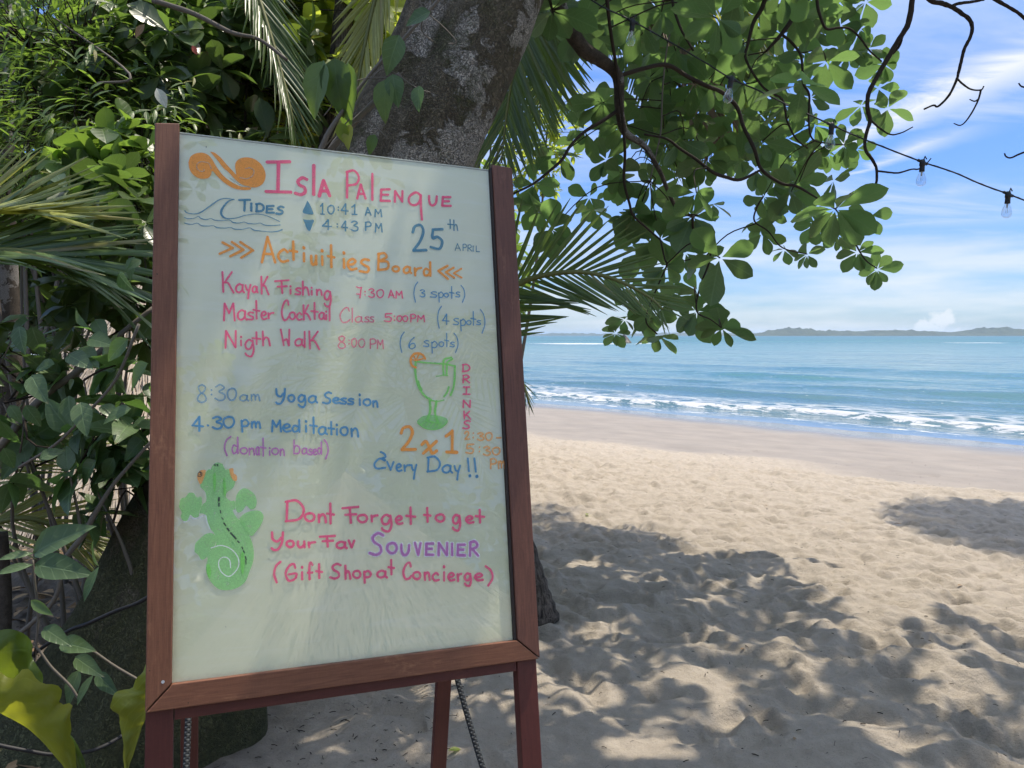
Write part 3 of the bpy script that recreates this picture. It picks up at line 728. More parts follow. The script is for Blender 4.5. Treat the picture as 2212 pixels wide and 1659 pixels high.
def marker_mat(name, col, streak=0.35, alpha=0.88):
    m_, nt = new_mat(name); k = NT(nt); P = k.obj()
    n = k.noise(70, 4, 0.7, P, 0.5); n2 = k.noise(420, 3, 0.7, P)
    c = k.mix(k.m('MULTIPLY', n, streak), col, [min(1, x * 1.25 + 0.14) for x in col])
    a = k.m('ADD', k.m('MULTIPLY', k.m('SUBTRACT', n2, 0.5), 0.9), alpha, clamp=True)
    a = k.m('SUBTRACT', a, k.m('MULTIPLY', k.m('SUBTRACT', n, 0.55), 1.6, clamp=True), clamp=True)
    b = k.bsdf(c, 0.6, None, 0.3)
    k.out(k.n('ShaderNodeMixShader', {0: a, 1: k.n('ShaderNodeBsdfTransparent').outputs[0], 2: b}).outputs[0])
    return m_
MK = {'pink': marker_mat('pink_marker', (0.74, 0.080, 0.190)), 'blue': marker_mat('blue_marker', (0.055, 0.235, 0.42)), 'teal': marker_mat('teal_marker', (0.045, 0.205, 0.315), 0.3, 0.82),
      'orange': marker_mat('orange_marker', (0.80, 0.300, 0.050), 0.2, 0.95), 'green': marker_mat('green_marker', (0.180, 0.560, 0.105), 0.3, 0.85), 'purple': marker_mat('purple_marker', (0.42, 0.13, 0.37), .4, .88),
      'palegreen': marker_mat('smudged_green_marker', (0.230, 0.580, 0.180), 0.4, 0.66), 'black': marker_mat('black_marker', (0.02, 0.035, 0.035), 0.2, 0.9), 'halo': marker_mat('pale_outline_marker', (0.82, 0.82, 0.88), 0.2, 0.62),
      'ghost': marker_mat('grey_ghost_marker', (0.40, 0.46, 0.38), 0.2, 0.42), 'paleblue': marker_mat('worn_blue_marker', (0.09, 0.25, 0.40), 0.4, 0.66), 'palepink': marker_mat('worn_pink_marker', (0.66, 0.11, 0.19), 0.5, 0.72), 'paleorange': marker_mat('worn_orange_marker', (0.80, 0.36, 0.10), 0.2, 0.75)}
LAYER = [0]
def ink(mb, pts, wd):
    """pts: (n,2 or 3) display pixels; wd: width in display pixels; a flat rounded ribbon on the glass"""
    LAYER[0] += 1
    n0 = -0.0114 + 0.0000016 * LAYER[0]
    uvp = []
    for p in pts:
        u, v, t = on_board(p[0], p[1], n0); w = (p[2] if len(p) > 2 else wd) * t / FL * 0.5
        uvp.append((u, v, w))
    Q = np.array(uvp)
    d = np.diff(Q[:, :2], axis=0); ln = np.hypot(d[:, 0], d[:, 1])
    keep = np.append(True, ln > 1e-5); Q = Q[keep]
    if len(Q) < 2: return
    # rounded ends
    def capend(q0, q1):
        v = q0[:2] - q1[:2]; v = v / np.hypot(*v); out = []
        for a in (0.35, 0.65, 0.88, 0.985): out.append([*(q0[:2] + v * q0[2] * a), q0[2] * math.sqrt(1 - a * a)])
        return out
    Q = np.vstack([capend(Q[0], Q[1])[::-1], Q, capend(Q[-1], Q[-2])])
    n = len(Q); T = np.gradient(Q[:, :2], axis=0); T /= np.maximum(np.hypot(T[:, 0], T[:, 1]), 1e-9)[:, None]
    rg = np.random.default_rng(LAYER[0])
    V = []
    for i in range(n):
        w = Q[i, 2] * (1 + 0.10 * rg.normal() * 0.6); nx, ny = -T[i, 1], T[i, 0]
        off = n0 + 0.0000014 * i / n
        V.append(bpt(Q[i, 0] + nx * w, Q[i, 1] + ny * w, off)); V.append(bpt(Q[i, 0] - nx * w, Q[i, 1] - ny * w, off))
    F = [(2 * i + 1, 2 * i, 2 * i + 2, 2 * i + 3)[::-1] for i in range(n - 1)]
    mb.add(V, F)
def curve2(P, n=6):
    return smooth_path([(p[0], p[1], p[2] if len(p) > 2 else 0) for p in P], n)
def stroke(mb, z, pts, wd, smooth=True, n=6):
    s = ZOOM[z][2] / 1.85172
    if smooth and len(pts) > 2: Q = curve2(pts, n)
    else:
        Q = []
        for a, b in zip(pts[:-1], pts[1:]):
            for t in np.linspace(0, 1, 5)[:-1]: Q.append([a[0] * (1 - t) + b[0] * t, a[1] * (1 - t) + b[1] * t, 0])
        Q.append([pts[-1][0], pts[-1][1], 0])
        Q = np.array(Q)
    has = len(pts[0]) > 2
    P = [(*z2d(z, q[0], q[1]), (q[2] if has and smooth else wd) * s) for q in Q]
    ink(mb, P, 0)
def glyph(mb, z, ch, x0, y0, x1, y1, wd):
    w = max(x1 - x0, 1); h = y1 - y0
    rg = np.random.default_rng(int(x0 * 7 + y0))
    for st in GL[ch].split(';'):
        sm = st.startswith('~'); st = st.lstrip('~')
        pts = [tuple(map(float, p.split(','))) for p in st.split(' ')]
        pts = [(x0 + p[0] / 100 * w + rg.normal() * 0.02 * wd, y0 + p[1] / 100 * h + rg.normal() * 0.02 * wd) for p in pts]
        stroke(mb, z, pts, wd, sm)
def writing(label, col, z, wd, spec, name='handwriting'):
    """spec: 'char x0 y0 x1 y1' joined by |"""
    mb = MB()
    for part in spec.split('|'):
        c, x0, y0, x1, y1 = part.split()
        glyph(mb, z, c, float(x0), float(y0), float(x1), float(y1), wd)
    mb.build(name, MK[col], BOARD, smooth=False, label=label)
def drawn(label, col, z, strokes, name='drawing'):
    mb = MB()
    for wd, pts in strokes: stroke(mb, z, pts, wd)
    mb.build(name, MK[col], BOARD, smooth=False, label=label)
def filled(label, col, z, polys, name='drawing', layer=0):
    """closed outlines, filled"""
    from mathutils.geometry import tessellate_polygon
    mb = MB()
    for P in polys:
        LAYER[0] += 1
        n0 = -0.01185 + 0.000012 * (LAYER[0] % 20) + layer
        Q = curve2(list(P) + [P[0]], 5)[:-1]
        uvs = [on_board(*z2d(z, q[0], q[1]), n0)[:2] for q in Q]
        tri = tessellate_polygon([[Vector((u, v, 0)) for u, v in uvs]])
        V = [bpt(u, v, n0) for u, v in uvs]
        F = []
        for t in tri:
            a, b, c = (Vector(uvs[i]) for i in t)
            ar = (b.x - a.x) * (c.y - a.y) - (b.y - a.y) * (c.x - a.x)
            F.append(tuple(t) if ar > 0 else tuple(t)[::-1])
        mb.add(V, F)
    mb.build(name, MK[col], BOARD, smooth=False, label=label)
# headline
writing('pink heading reading Isla', 'pink', 1, 40, 'I 1370 490 1660 850|S 1715 685 1855 875|l 1925 535 1940 875|A 1985 715 2125 895')
writing('pink heading reading Palenque', 'pink', 2, 27, 'P 370 232 515 525|A 487 382 592 535|l 655 262 668 550|E 748 428 858 565|N 905 452 1000 572|q 1062 478 1215 770|U 1282 508 1380 612|E 1430 515 1530 620')
writing('blue word TIDES', 'teal', 1, 27, 'T 1052 937 1180 1070|I 1192 985 1198 1070|D 1250 990 1345 1080|E 1370 1010 1462 1095|S 1492 1022 1578 1108')
writing('blue tide time 10:41 AM', 'teal', 2, 17, '1 85 592 128 710|0 168 612 240 706|: 285 632 286 665|4 320 597 392 710|1 430 605 490 713|A 580 637 650 720|M 685 657 768 738')
writing('blue tide time 4:43 PM', 'teal', 2, 17, '4 112 772 208 882|: 272 818 275 852|4 320 787 388 893|3 428 790 505 893|P 583 797 648 890|M 690 812 773 905')
writing('large blue date 25', 'teal', 2, 31, '2 1100 840 1262 1118|5 1308 872 1445 1095')
writing('small blue th beside the date', 'teal', 2, 14, 't 1492 770 1552 868|h 1558 775 1610 890')
writing('small blue word APRIL', 'teal', 2, 10, 'A 1572 1035 1640 1110|P 1662 1042 1705 1113|R 1716 1050 1762 1118|I 1772 1062 1782 1118|L 1803 1062 1850 1125')
writing('orange heading word Activities', 'orange', 9, 30, 'A 568 140 748 440|c 768 290 895 430|t 905 195 1000 408|i 1050 255 1105 428|u 1160 362 1228 468|i 1262 290 1325 470|t 1358 238 1438 495|i 1515 315 1585 505|e 1592 402 1700 525|s 1738 405 1855 556|B 1945 335 2078 530')
writing('orange heading end of the word Board', 'orange', 2, 26, 'o 885 1288 960 1345|a 1005 1292 1092 1362|r 1122 1300 1205 1388|d 1225 1242 1318 1390')
drawn('three orange arrowheads pointing right', 'orange', 9, [(30, [(118, 205), (240, 270)]), (30, [(240, 270), (85, 338)]), (30, [(230, 200), (365, 292)]), (30, [(365, 292), (210, 368)]), (28, [(328, 200), (480, 300)]), (28, [(460, 308), (338, 385)])], 'arrowheads')
drawn('three orange arrowheads pointing left', 'orange', 2, [(26, [(1495, 1280), (1392, 1335)]), (26, [(1392, 1335), (1498, 1425)]), (24, [(1562, 1300), (1475, 1350)]), (24, [(1475, 1350), (1568, 1412)]), (20, [(1648, 1312), (1562, 1362)]), (20, [(1562, 1362), (1650, 1412)])], 'arrowheads')
writing('pink words Kayak Fishing', 'pink', 3, 27, 'K 285 130 460 400|a 485 295 600 408|y 618 305 692 490|a 712 325 785 408|K 820 192 935 425|F 1022 240 1210 418|i 1218 318 1245 425|s 1298 348 1375 436|h 1388 258 1490 440|i 1508 338 1532 438|n 1582 365 1662 443|g 1692 388 1788 602')
writing('pink words Master Cocktail', 'pink', 3, 26, 'M 312 552 478 790|a 508 652 635 782|s 642 678 730 778|t 722 522 810 765|e 832 668 908 772|r 922 682 1002 762|C 1108 518 1212 780|o 1218 678 1298 772|c 1312 688 1385 778|k 1398 580 1508 778|t 1508 548 1608 770|a 1620 682 1700 772|i 1712 660 1725 775|l 1752 600 1775 788')
writing('pink word Class', 'palepink', 4, 17, 'C 25 478 158 660|l 178 482 195 658|a 222 588 320 660|s 342 592 400 656|s 408 592 462 658')
writing('pink words Nigth Walk', 'pink', 3, 26, 'N 338 925 495 1160|i 545 1005 572 1128|g 612 1055 740 1282|t 708 948 825 1112|h 842 938 962 1130|W 1092 912 1252 1132|a 1292 1040 1408 1135|l 1408 942 1442 1152|K 1468 938 1628 1172')
writing('pink time 7:30 AM', 'pink', 4, 17, '7 235 208 308 352|: 346 270 350 315|3 395 240 470 343|0 497 248 585 348|A 640 255 720 348|M 732 265 825 355')
writing('pink time 5:00 PM', 'pink', 4, 17, '5 592 548 690 652|: 716 582 720 635|0 752 578 815 648|0 826 578 888 650|P 922 560 990 655|M 1005 572 1105 652')
writing('pink time 8:00 PM', 'palepink', 4, 17, '8 8 835 103 990|: 145 888 145 935|0 178 865 242 972|0 266 872 345 978|P 408 872 488 992|M 498 882 582 992')
writing('blue note 3 spots in brackets', 'blue', 4, 14, '( 962 152 1020 405|3 1042 252 1108 338|s 1172 275 1262 345|p 1272 288 1338 405|o 1348 292 1405 342|t 1410 208 1475 358|s 1492 278 1550 342|) 1558 195 1612 408')
writing('blue note 4 spots in brackets', 'blue', 4, 14, '( 1262 458 1320 735|4 1328 558 1408 688|s 1462 612 1535 692|p 1548 632 1620 770|o 1632 638 1690 692|t 1682 525 1750 698|s 1757 638 1812 692|) 1802 500 1868 798')
writing('blue note 6 spots in brackets', 'blue', 4, 14, '( 788 785 850 1042|6 898 852 988 998|s 1088 892 1160 968|p 1182 912 1262 1050|o 1282 908 1345 968|t 1352 800 1408 972|s 1422 912 1480 972|) 1468 800 1528 1042')
writing('faded blue time 8:30am', 'paleblue', 5, 17, '8 232 232 330 415|: 378 285 382 335|3 418 238 525 392|0 545 268 640 393|a 672 338 765 400|m 788 328 885 398')
writing('blue words Yoga Session', 'blue', 5, 22, 'Y 1052 275 1160 428|o 1178 338 1245 408|g 1282 340 1365 465|a 1388 348 1480 418|S 1542 312 1630 425|e 1642 368 1715 423|s 1722 372 1785 430|s 1800 378 1862 434|i 1905 328 1940 443|o 1962 382 2038 448|n 2058 398 2112 462')
writing('blue words 4.30pm Meditation', 'blue', 5, 22, '4 182 565 292 712|. 338 650 348 660|3 392 568 492 688|0 502 565 618 678|p 682 605 768 722|m 792 612 892 682|M 1002 602 1108 718|e 1122 642 1205 720|d 1218 598 1308 722|i 1345 605 1382 722|t 1402 572 1480 735|a 1492 672 1582 748|t 1592 618 1658 748|i 1668 642 1702 752|o 1722 672 1802 758|n 1832 682 1912 772')
writing('purple words donation based in brackets', 'purple', 5, 16, '( 508 770 590 970|d 590 778 665 948|o 678 888 755 952|n 768 888 828 962|a 842 880 880 963|t 888 788 945 972|i 978 885 992 965|o 1008 892 1078 958|n 1092 898 1140 968|b 1232 808 1302 948|a 1322 892 1380 953|s 1390 902 1428 960|e 1437 902 1475 960|d 1482 828 1532 953|) 1548 805 1598 1003')
writing('pink word DRINKS written downwards', 'pink', 6, 19, 'D 1162 228 1250 308|R 1168 352 1248 440|I 1172 488 1250 573|N 1168 642 1258 728|K 1172 772 1258 858|S 1168 882 1258 972')
writing('large orange offer 2 x 1', 'orange', 6, 36, '2 440 962 620 1225|x 692 1112 865 1262|1 958 1000 1100 1250')
writing('orange hours 2:30 - 5:30 Pm', 'paleorange', 6, 20, '2 1188 1010 1250 1098|: 1290 1025 1290 1078|3 1338 1025 1415 1108|0 1432 1020 1512 1110|- 1562 1065 1612 1095|5 1205 1155 1298 1262|: 1362 1188 1356 1242|3 1408 1185 1492 1282|0 1512 1192 1602 1278|P 1488 1325 1560 1438|m 1578 1345 1662 1438')
writing('blue word Every', 'blue', 6, 24, '& 130 1245 268 1440|v 285 1360 362 1458|e 392 1385 455 1468|r 478 1395 558 1468|y 568 1395 632 1558')
writing('blue word Day with two exclamation marks', 'blue', 6, 24, 'D 750 1305 905 1475|a 928 1400 1045 1488|y 1068 1405 1142 1568|! 1222 1322 1258 1528|! 1298 1322 1342 1535')
writing('pink words Dont Forget to get', 'pink', 8, 22, 'D 200 120 368 298|o 375 228 462 298|n 492 235 565 308|t 568 142 632 318|F 708 172 850 312|o 842 242 928 308|r 958 245 1018 302|g 1052 245 1148 390|e 1178 255 1240 322|t 1268 178 1352 322|t 1428 182 1488 302|o 1532 238 1612 302|g 1682 245 1755 382|e 1798 255 1868 312|t 1882 198 1962 308')
writing('pink words Your Fav', 'pink', 8, 22, 'Y 82 398 198 550|o 212 472 278 528|u 308 478 375 530|r 402 482 465 528|F 508 428 642 522|a 652 482 745 538|v 762 468 812 532')
writing('pale outline behind the word SOUVENIER', 'halo', 8, 40, 'S 948 408 1072 592|o 1102 492 1190 582|U 1222 508 1302 598|v 1348 492 1400 598|E 1442 492 1512 598|N 1552 492 1638 598|l 1675 500 1680 598|E 1722 502 1792 602|R 1832 482 1908 602', 'handwriting_outline')
writing('purple word SOUVENIER', 'purple', 8, 24, 'S 948 408 1072 592|o 1102 492 1190 582|U 1222 508 1302 598|v 1348 492 1400 598|E 1442 492 1512 598|N 1552 492 1638 598|l 1675 500 1680 598|E 1722 502 1792 602|R 1832 482 1908 602')
writing('pink words Gift Shop at Concierge in brackets', 'pink', 8, 21, '( 98 658 165 838|G 200 680 298 822|i 342 700 358 812|f 398 668 442 812|t 472 678 528 802|S 598 678 695 802|h 728 692 782 808|o 802 738 868 802|p 892 745 960 843|a 1012 738 1102 798|t 1112 642 1165 768|C 1242 668 1318 808|o 1332 748 1398 812|n 1432 748 1482 818|c 1502 758 1560 823|i 1595 692 1618 823|e 1642 758 1700 822|r 1722 762 1760 828|g 1788 762 1850 872|e 1878 762 1952 822|) 1968 698 2042 868'.replace('G ', 'C ', 1))
drawn('pink crossbar of the G in Gift', 'pink', 8, [(20, [(235, 768), (300, 762), (292, 800)])], 'handwriting')
# drawings
filled('orange scroll wave drawn beside the heading', 'orange', 1, [
    [(452, 500), (478, 432), (540, 393), (620, 386), (690, 415), (742, 478), (790, 560), (860, 650), (960, 730), (1080, 785), (1180, 795), (1182, 820), (1080, 824), (980, 802), (880, 742), (800, 670), (735, 600), (718, 650), (680, 685), (600, 692), (520, 655), (468, 585)],
    [(705, 372), (760, 385), (830, 440), (900, 520), (975, 600), (1015, 640), (1004, 560), (1012, 500), (1060, 455), (1140, 440), (1230, 460), (1310, 520), (1355, 600), (1362, 680), (1330, 750), (1270, 788), (1200, 795), (1100, 770), (1010, 705), (930, 620), (860, 560), (800, 480), (740, 410)]], 'scroll_drawing')
drawn('thin curl lines left bare in the orange scroll', 'ghost', 1, [(13, [(722, 572), (695, 512), (645, 496), (590, 495), (552, 530), (560, 580), (600, 605), (638, 602), (635, 585)]), (14, [(1060, 678), (1140, 692), (1205, 660), (1226, 600), (1180, 565), (1125, 572)]), (16, [(940, 680), (1010, 730), (1090, 772), (1170, 788)])], 'scroll_line')
drawn('blue breaking wave drawn in thin lines', 'teal', 1, [
    (0, [(410, 1070, 12), (440, 1095, 13), (520, 1108, 12), (600, 1088, 15), (700, 1020, 14), (800, 950, 13), (880, 925, 12), (990, 935, 12)]), (0, [(990, 935, 10), (920, 962, 16), (862, 1030, 24), (838, 1090, 26), (862, 1142, 22), (920, 1163, 14), (1020, 1155, 11), (1120, 1125, 11), (1250, 1108, 11), (1350, 1122, 10), (1440, 1155, 11), (1530, 1198, 9)]),
    (0, [(405, 1150, 9), (450, 1163, 11), (520, 1158, 9), (570, 1138, 9), (600, 1160, 13), (660, 1175, 11), (720, 1162, 8), (760, 1180, 12), (850, 1187, 9), (935, 1180, 9), (980, 1208, 14), (1050, 1215, 11), (1110, 1204, 8), (1160, 1220, 12), (1240, 1225, 9), (1300, 1216, 8), (1350, 1238, 12), (1440, 1245, 12), (1535, 1238, 12)]),
    (0, [(405, 1215, 9), (450, 1227, 12), (500, 1230, 9), (560, 1217, 8), (610, 1247, 13), (690, 1250, 9), (745, 1245, 8), (790, 1268, 13), (880, 1275, 9), (950, 1267, 9), (1000, 1287, 14), (1090, 1288, 10), (1175, 1272, 8), (1230, 1300, 14), (1330, 1311, 9), (1420, 1320, 11), (1500, 1314, 15), (1558, 1294, 16)])], 'wave_drawing')
filled('blue arrowheads marking high and low tide', 'teal', 1, [[(1855, 950), (1835, 1000), (1800, 1085), (1860, 1110), (1925, 1112), (1915, 1060), (1880, 985)], [(1805, 1168), (1865, 1178), (1932, 1180), (1915, 1240), (1885, 1308), (1850, 1285), (1825, 1220)]], 'tide_arrows')
G6 = 25
drawn('green cocktail glass drawn in marker', 'green', 6, [
    (20, [(625, 192), (760, 208), (940, 220), (1080, 245)]), (26, [(620, 195), (615, 300), (632, 420), (672, 520), (730, 595), (800, 640)]), (24, [(1076, 248), (1072, 400), (1058, 500), (1025, 585)]), (20, [(650, 420), (665, 470), (692, 520)]), (22, [(1005, 490), (985, 550), (950, 600)]),
    (14, [(790, 645), (880, 655), (950, 640)]), (28, [(785, 655), (788, 770), (752, 880)]), (28, [(862, 655), (845, 790), (885, 910)]), (12, [(742, 882), (885, 910)]), (14, [(645, 905), (720, 965), (830, 985), (930, 955), (985, 890)]),
    (13, [(730, 885), (690, 925)]), (13, [(775, 895), (735, 940)]), (13, [(820, 905), (785, 955)]), (13, [(865, 915), (835, 960)]), (13, [(910, 910), (885, 955)]),
    (22, [(945, 350), (940, 220), (958, 165), (1035, 145)]), (22, [(980, 350), (985, 220), (1002, 190), (1048, 162)]), (12, [(935, 350), (995, 355)]), (10, [(860, 365), (940, 352)])], 'cocktail_drawing')
filled('smudged green foot of the drawn cocktail glass', 'palegreen', 6, [[(635, 885), (690, 835), (780, 815), (900, 825), (985, 860), (985, 910), (920, 965), (820, 985), (710, 960), (645, 920)]], 'cocktail_drawing', -0.0001)
drawn('orange fruit slice on the rim of the drawn glass', 'orange', 6, [(26, [(620, 262), (575, 235), (560, 170), (590, 112), (645, 95), (700, 115), (730, 160)]), (16, [(622, 182), (600, 130)]), (16, [(622, 182), (655, 110)]), (18, [(632, 178), (705, 158)]), (13, [(622, 182), (580, 170)])], 'cocktail_drawing')
filled('green gecko drawn in smudged marker', 'palegreen', 7, [
    [(430, 165), (455, 138), (490, 128), (535, 145), (565, 200), (605, 200), (640, 290), (665, 330), (640, 390), (585, 430), (572, 480), (620, 520), (660, 520), (665, 600), (640, 620), (690, 700), (760, 740), (790, 830), (830, 920), (855, 1030), (850, 1130), (815, 1230), (770, 1340), (700, 1400), (600, 1430), (500, 1420), (420, 1350), (375, 1260), (368, 1180), (385, 1110), (370, 1080), (430, 1010), (470, 960), (455, 860), (400, 790), (370, 690), (340, 650), (300, 640), (330, 560), (370, 520), (360, 430), (310, 370), (335, 270), (390, 200), (415, 200)]], 'gecko_drawing')
for _i, _p in enumerate([
    [(90, 580), (110, 500), (160, 480), (190, 440), (240, 440), (270, 480), (320, 480), (325, 560), (300, 620), (290, 680), (245, 690), (205, 660), (190, 715), (140, 725), (110, 680), (120, 640)],
    [(668, 530), (680, 460), (715, 410), (760, 390), (810, 410), (860, 450), (885, 520), (870, 590), (820, 605), (780, 570), (740, 620), (695, 640), (670, 600)],
    [(705, 700), (760, 650), (840, 620), (920, 625), (955, 680), (930, 760), (880, 830), (830, 880), (780, 830), (740, 770)],
    [(250, 1040), (258, 960), (300, 910), (360, 860), (430, 850), (470, 900), (455, 980), (400, 1040), (370, 1100), (320, 1120), (290, 1075)]]):
    filled(('front left foot', 'front right foot', 'rear right foot', 'rear left foot')[_i] + ' of the drawn gecko, green spread toes', 'palegreen', 7, [_p], 'gecko_foot', 0.0002 + 0.00001 * _i)
filled('brighter green patches of the drawn gecko', 'green', 7, [[(372, 1200), (392, 1158), (412, 1200), (418, 1260), (400, 1310), (380, 1270)], [(725, 1060), (745, 1030), (760, 1100), (758, 1200), (740, 1270), (722, 1200)], [(440, 250), (462, 230), (470, 320), (455, 430), (440, 350)], [(540, 300), (560, 290), (572, 400), (560, 480), (545, 420)]], 'gecko_drawing', 0.0004)
drawn('pale coil line in the tail of the drawn gecko', 'halo', 7, [(10, [(420, 1000), (520, 975), (620, 1010), (690, 1090), (700, 1180), (650, 1260), (590, 1290), (520, 1240), (495, 1160), (520, 1105), (570, 1095), (610, 1130), (618, 1200)]), (9, [(130, 735), (180, 725), (208, 675), (240, 700), (300, 690), (360, 665), (380, 740), (410, 810)])], 'gecko_drawing')
filled('orange eyes of the drawn gecko', 'paleorange', 7, [[(275, 270), (300, 215), (345, 202), (365, 215), (345, 290), (312, 350), (285, 310)], [(602, 190), (645, 188), (650, 235), (680, 260), (682, 310), (650, 312), (618, 260)]], 'gecko_drawing', 0.0005)
drawn('black dashes along the back of the drawn gecko', 'black', 7, [(18, [(500, 488), (498, 518)]), (15, [(500, 545), (499, 572)]), (12, [(515, 618), (517, 642)]), (10, [(528, 690), (542, 708)]), (14, [(550, 745), (568, 770)]), (16, [(585, 800), (602, 825)]), (18, [(620, 848), (650, 880)]), (18, [(655, 885), (672, 905)]), (14, [(690, 930), (706, 945)]), (13, [(735, 992), (742, 1010)]), (12, [(750, 1030), (760, 1050)]), (13, [(770, 1090), (778, 1120)]), (10, [(774, 1130), (776, 1165)]), (14, [(457, 148), (459, 158)]), (14, [(483, 147), (485, 158)])], 'gecko_drawing')
drawn('dark scribbled ring in the gecko eye', 'black', 7, [(7, [(300, 218), (325, 235), (318, 265), (290, 270), (285, 240), (303, 228), (314, 244), (302, 256)])], 'gecko_drawing')
# ---------------------------------------------------------------- leaves
def leaf_template(kind, n=6, fold=0.10, droop=0.15, wave=0.0, seed=0):
    """length 1 along +Y, upper side +Z; columns left, rib, right"""
    prof = {'obovate': lambda t: 0.285 * math.sin(math.pi * t ** 1.55) ** 0.72 if 0 < t < 1 else 0.0,
            'ovate': lambda t: 0.29 * math.sin(math.pi * t ** 0.72) ** 0.95 if 0 < t < 1 else 0.0,
            'elliptic': lambda t: 0.21 * math.sin(math.pi * t ** 0.95) ** 0.9 if 0 < t < 1 else 0.0,
            'lance': lambda t: 0.115 * math.sin(math.pi * t ** 0.85) ** 1.1 if 0 < t < 1 else 0.0}[kind]
    V = []; U = []; F = []
    r = random.Random(seed)
    for i in range(n + 1):
        t = i / n
        w = prof(t)
        z = -droop * t * t
        wl = w * (1 + 0.10 * (r.random() - 0.5)); wr = w * (1 + 0.10 * (r.random() - 0.5))
        zz = wave * math.sin(i * 2.1 + seed)
        V += [(-wl, t, z + fold * w * 2 + zz), (0, t, z), (wr, t, z + fold * w * 2 - zz)]
        U += [(0.5 - w, t), (0.5, t), (0.5 + w, t)]
    for i in range(n):
        a = i * 3
        F += [(a, a + 1, a + 4, a + 3), (a + 1, a + 2, a + 5, a + 4)]
    return np.array(V), np.array(F), np.array(U)
def leaf_material(name, dark, light, trans, rough=0.42, yellow=None, transl=0.42, veins=7.0, vein_amt=0.35, spec=0.45):
    m_, nt = new_mat(name); k = NT(nt)
    rnd = k.m('FRACT', k.m('ADD', k.n('ShaderNodeObjectInfo').outputs['Random'], k.n('ShaderNodeNewGeometry').outputs['Random Per Island']))
    P = k.obj(); uv = k.n('ShaderNodeUVMap').outputs[0]
    stops = [(0.0, dark), (0.75, light)]
    if yellow: stops += [(0.93, light), (0.97, yellow)]
    col = k.ramp(rnd, stops)
    sep = k.n('ShaderNodeSeparateXYZ', {0: uv})
    x = k.m('ABSOLUTE', k.m('SUBTRACT', sep.outputs[0], 0.5))
    rib = k.m('SUBTRACT', 1.0, k.m('MULTIPLY', x, 42.0), clamp=True)
    vv = k.m('SUBTRACT', k.m('MULTIPLY', sep.outputs[1], veins), k.m('MULTIPLY', x, veins * 0.9))
    vt = k.m('ABSOLUTE', k.m('SUBTRACT', k.m('FRACT', vv), 0.5))
    vn = k.m('SUBTRACT', 1.0, k.m('MULTIPLY', vt, 11.0), clamp=True)
    vein = k.m('MAXIMUM', rib, k.m('MULTIPLY', vn, 0.55))
    col = k.mix(k.m('MULTIPLY', vein, vein_amt), col, [min(1, c * 1.9 + 0.03) for c in light])
    spots = k.m('MULTIPLY', k.m('SUBTRACT', k.noise(28, 4, 0.7, P), 0.66), 8, clamp=True)
    col = k.mix(k.m('MULTIPLY', spots, 0.5), col, (0.12, 0.085, 0.03))
    tip = k.m('MULTIPLY', k.m('MULTIPLY', k.m('SUBTRACT', k.m('ADD', sep.outputs[1], k.m('MULTIPLY', k.noise(30, 3, .6, P), .25)), 1.02), 9.0, clamp=True), k.m('GREATER_THAN', k.m('FRACT', k.m('MULTIPLY', rnd, 7.3)), 0.72))
    col = k.mix(k.m('MULTIPLY', tip, .85), col, (0.16, 0.10, 0.045))
    shade_var = k.noise(9, 3, .6, P); col = k.mix(0.35, col, k.ramp(shade_var, [(.3, (.6, .62, .55)), (.7, (1.35, 1.3, 1.2))]), 'MULTIPLY')
    nrm = k.bump(k.m('MULTIPLY', vein, -1.0), 0.4, 0.002)
    b = k.bsdf(col, rough, nrm, spec)
    tc = k.mix(rnd, trans, [c * 0.75 for c in trans])
    tc = k.mix(k.m('MULTIPLY', vein, 0.35), tc, [c * 0.5 for c in trans])
    t = k.n('ShaderNodeBsdfTranslucent', {0: tc})
    k.out(k.n('ShaderNodeMixShader', {0: k.m('ADD', transl * 0.62, k.m('MULTIPLY', k.m('FRACT', k.m('MULTIPLY', rnd, 3.7)), transl * 0.8)), 1: b, 2: t.outputs[0]}).outputs[0])
    return m_
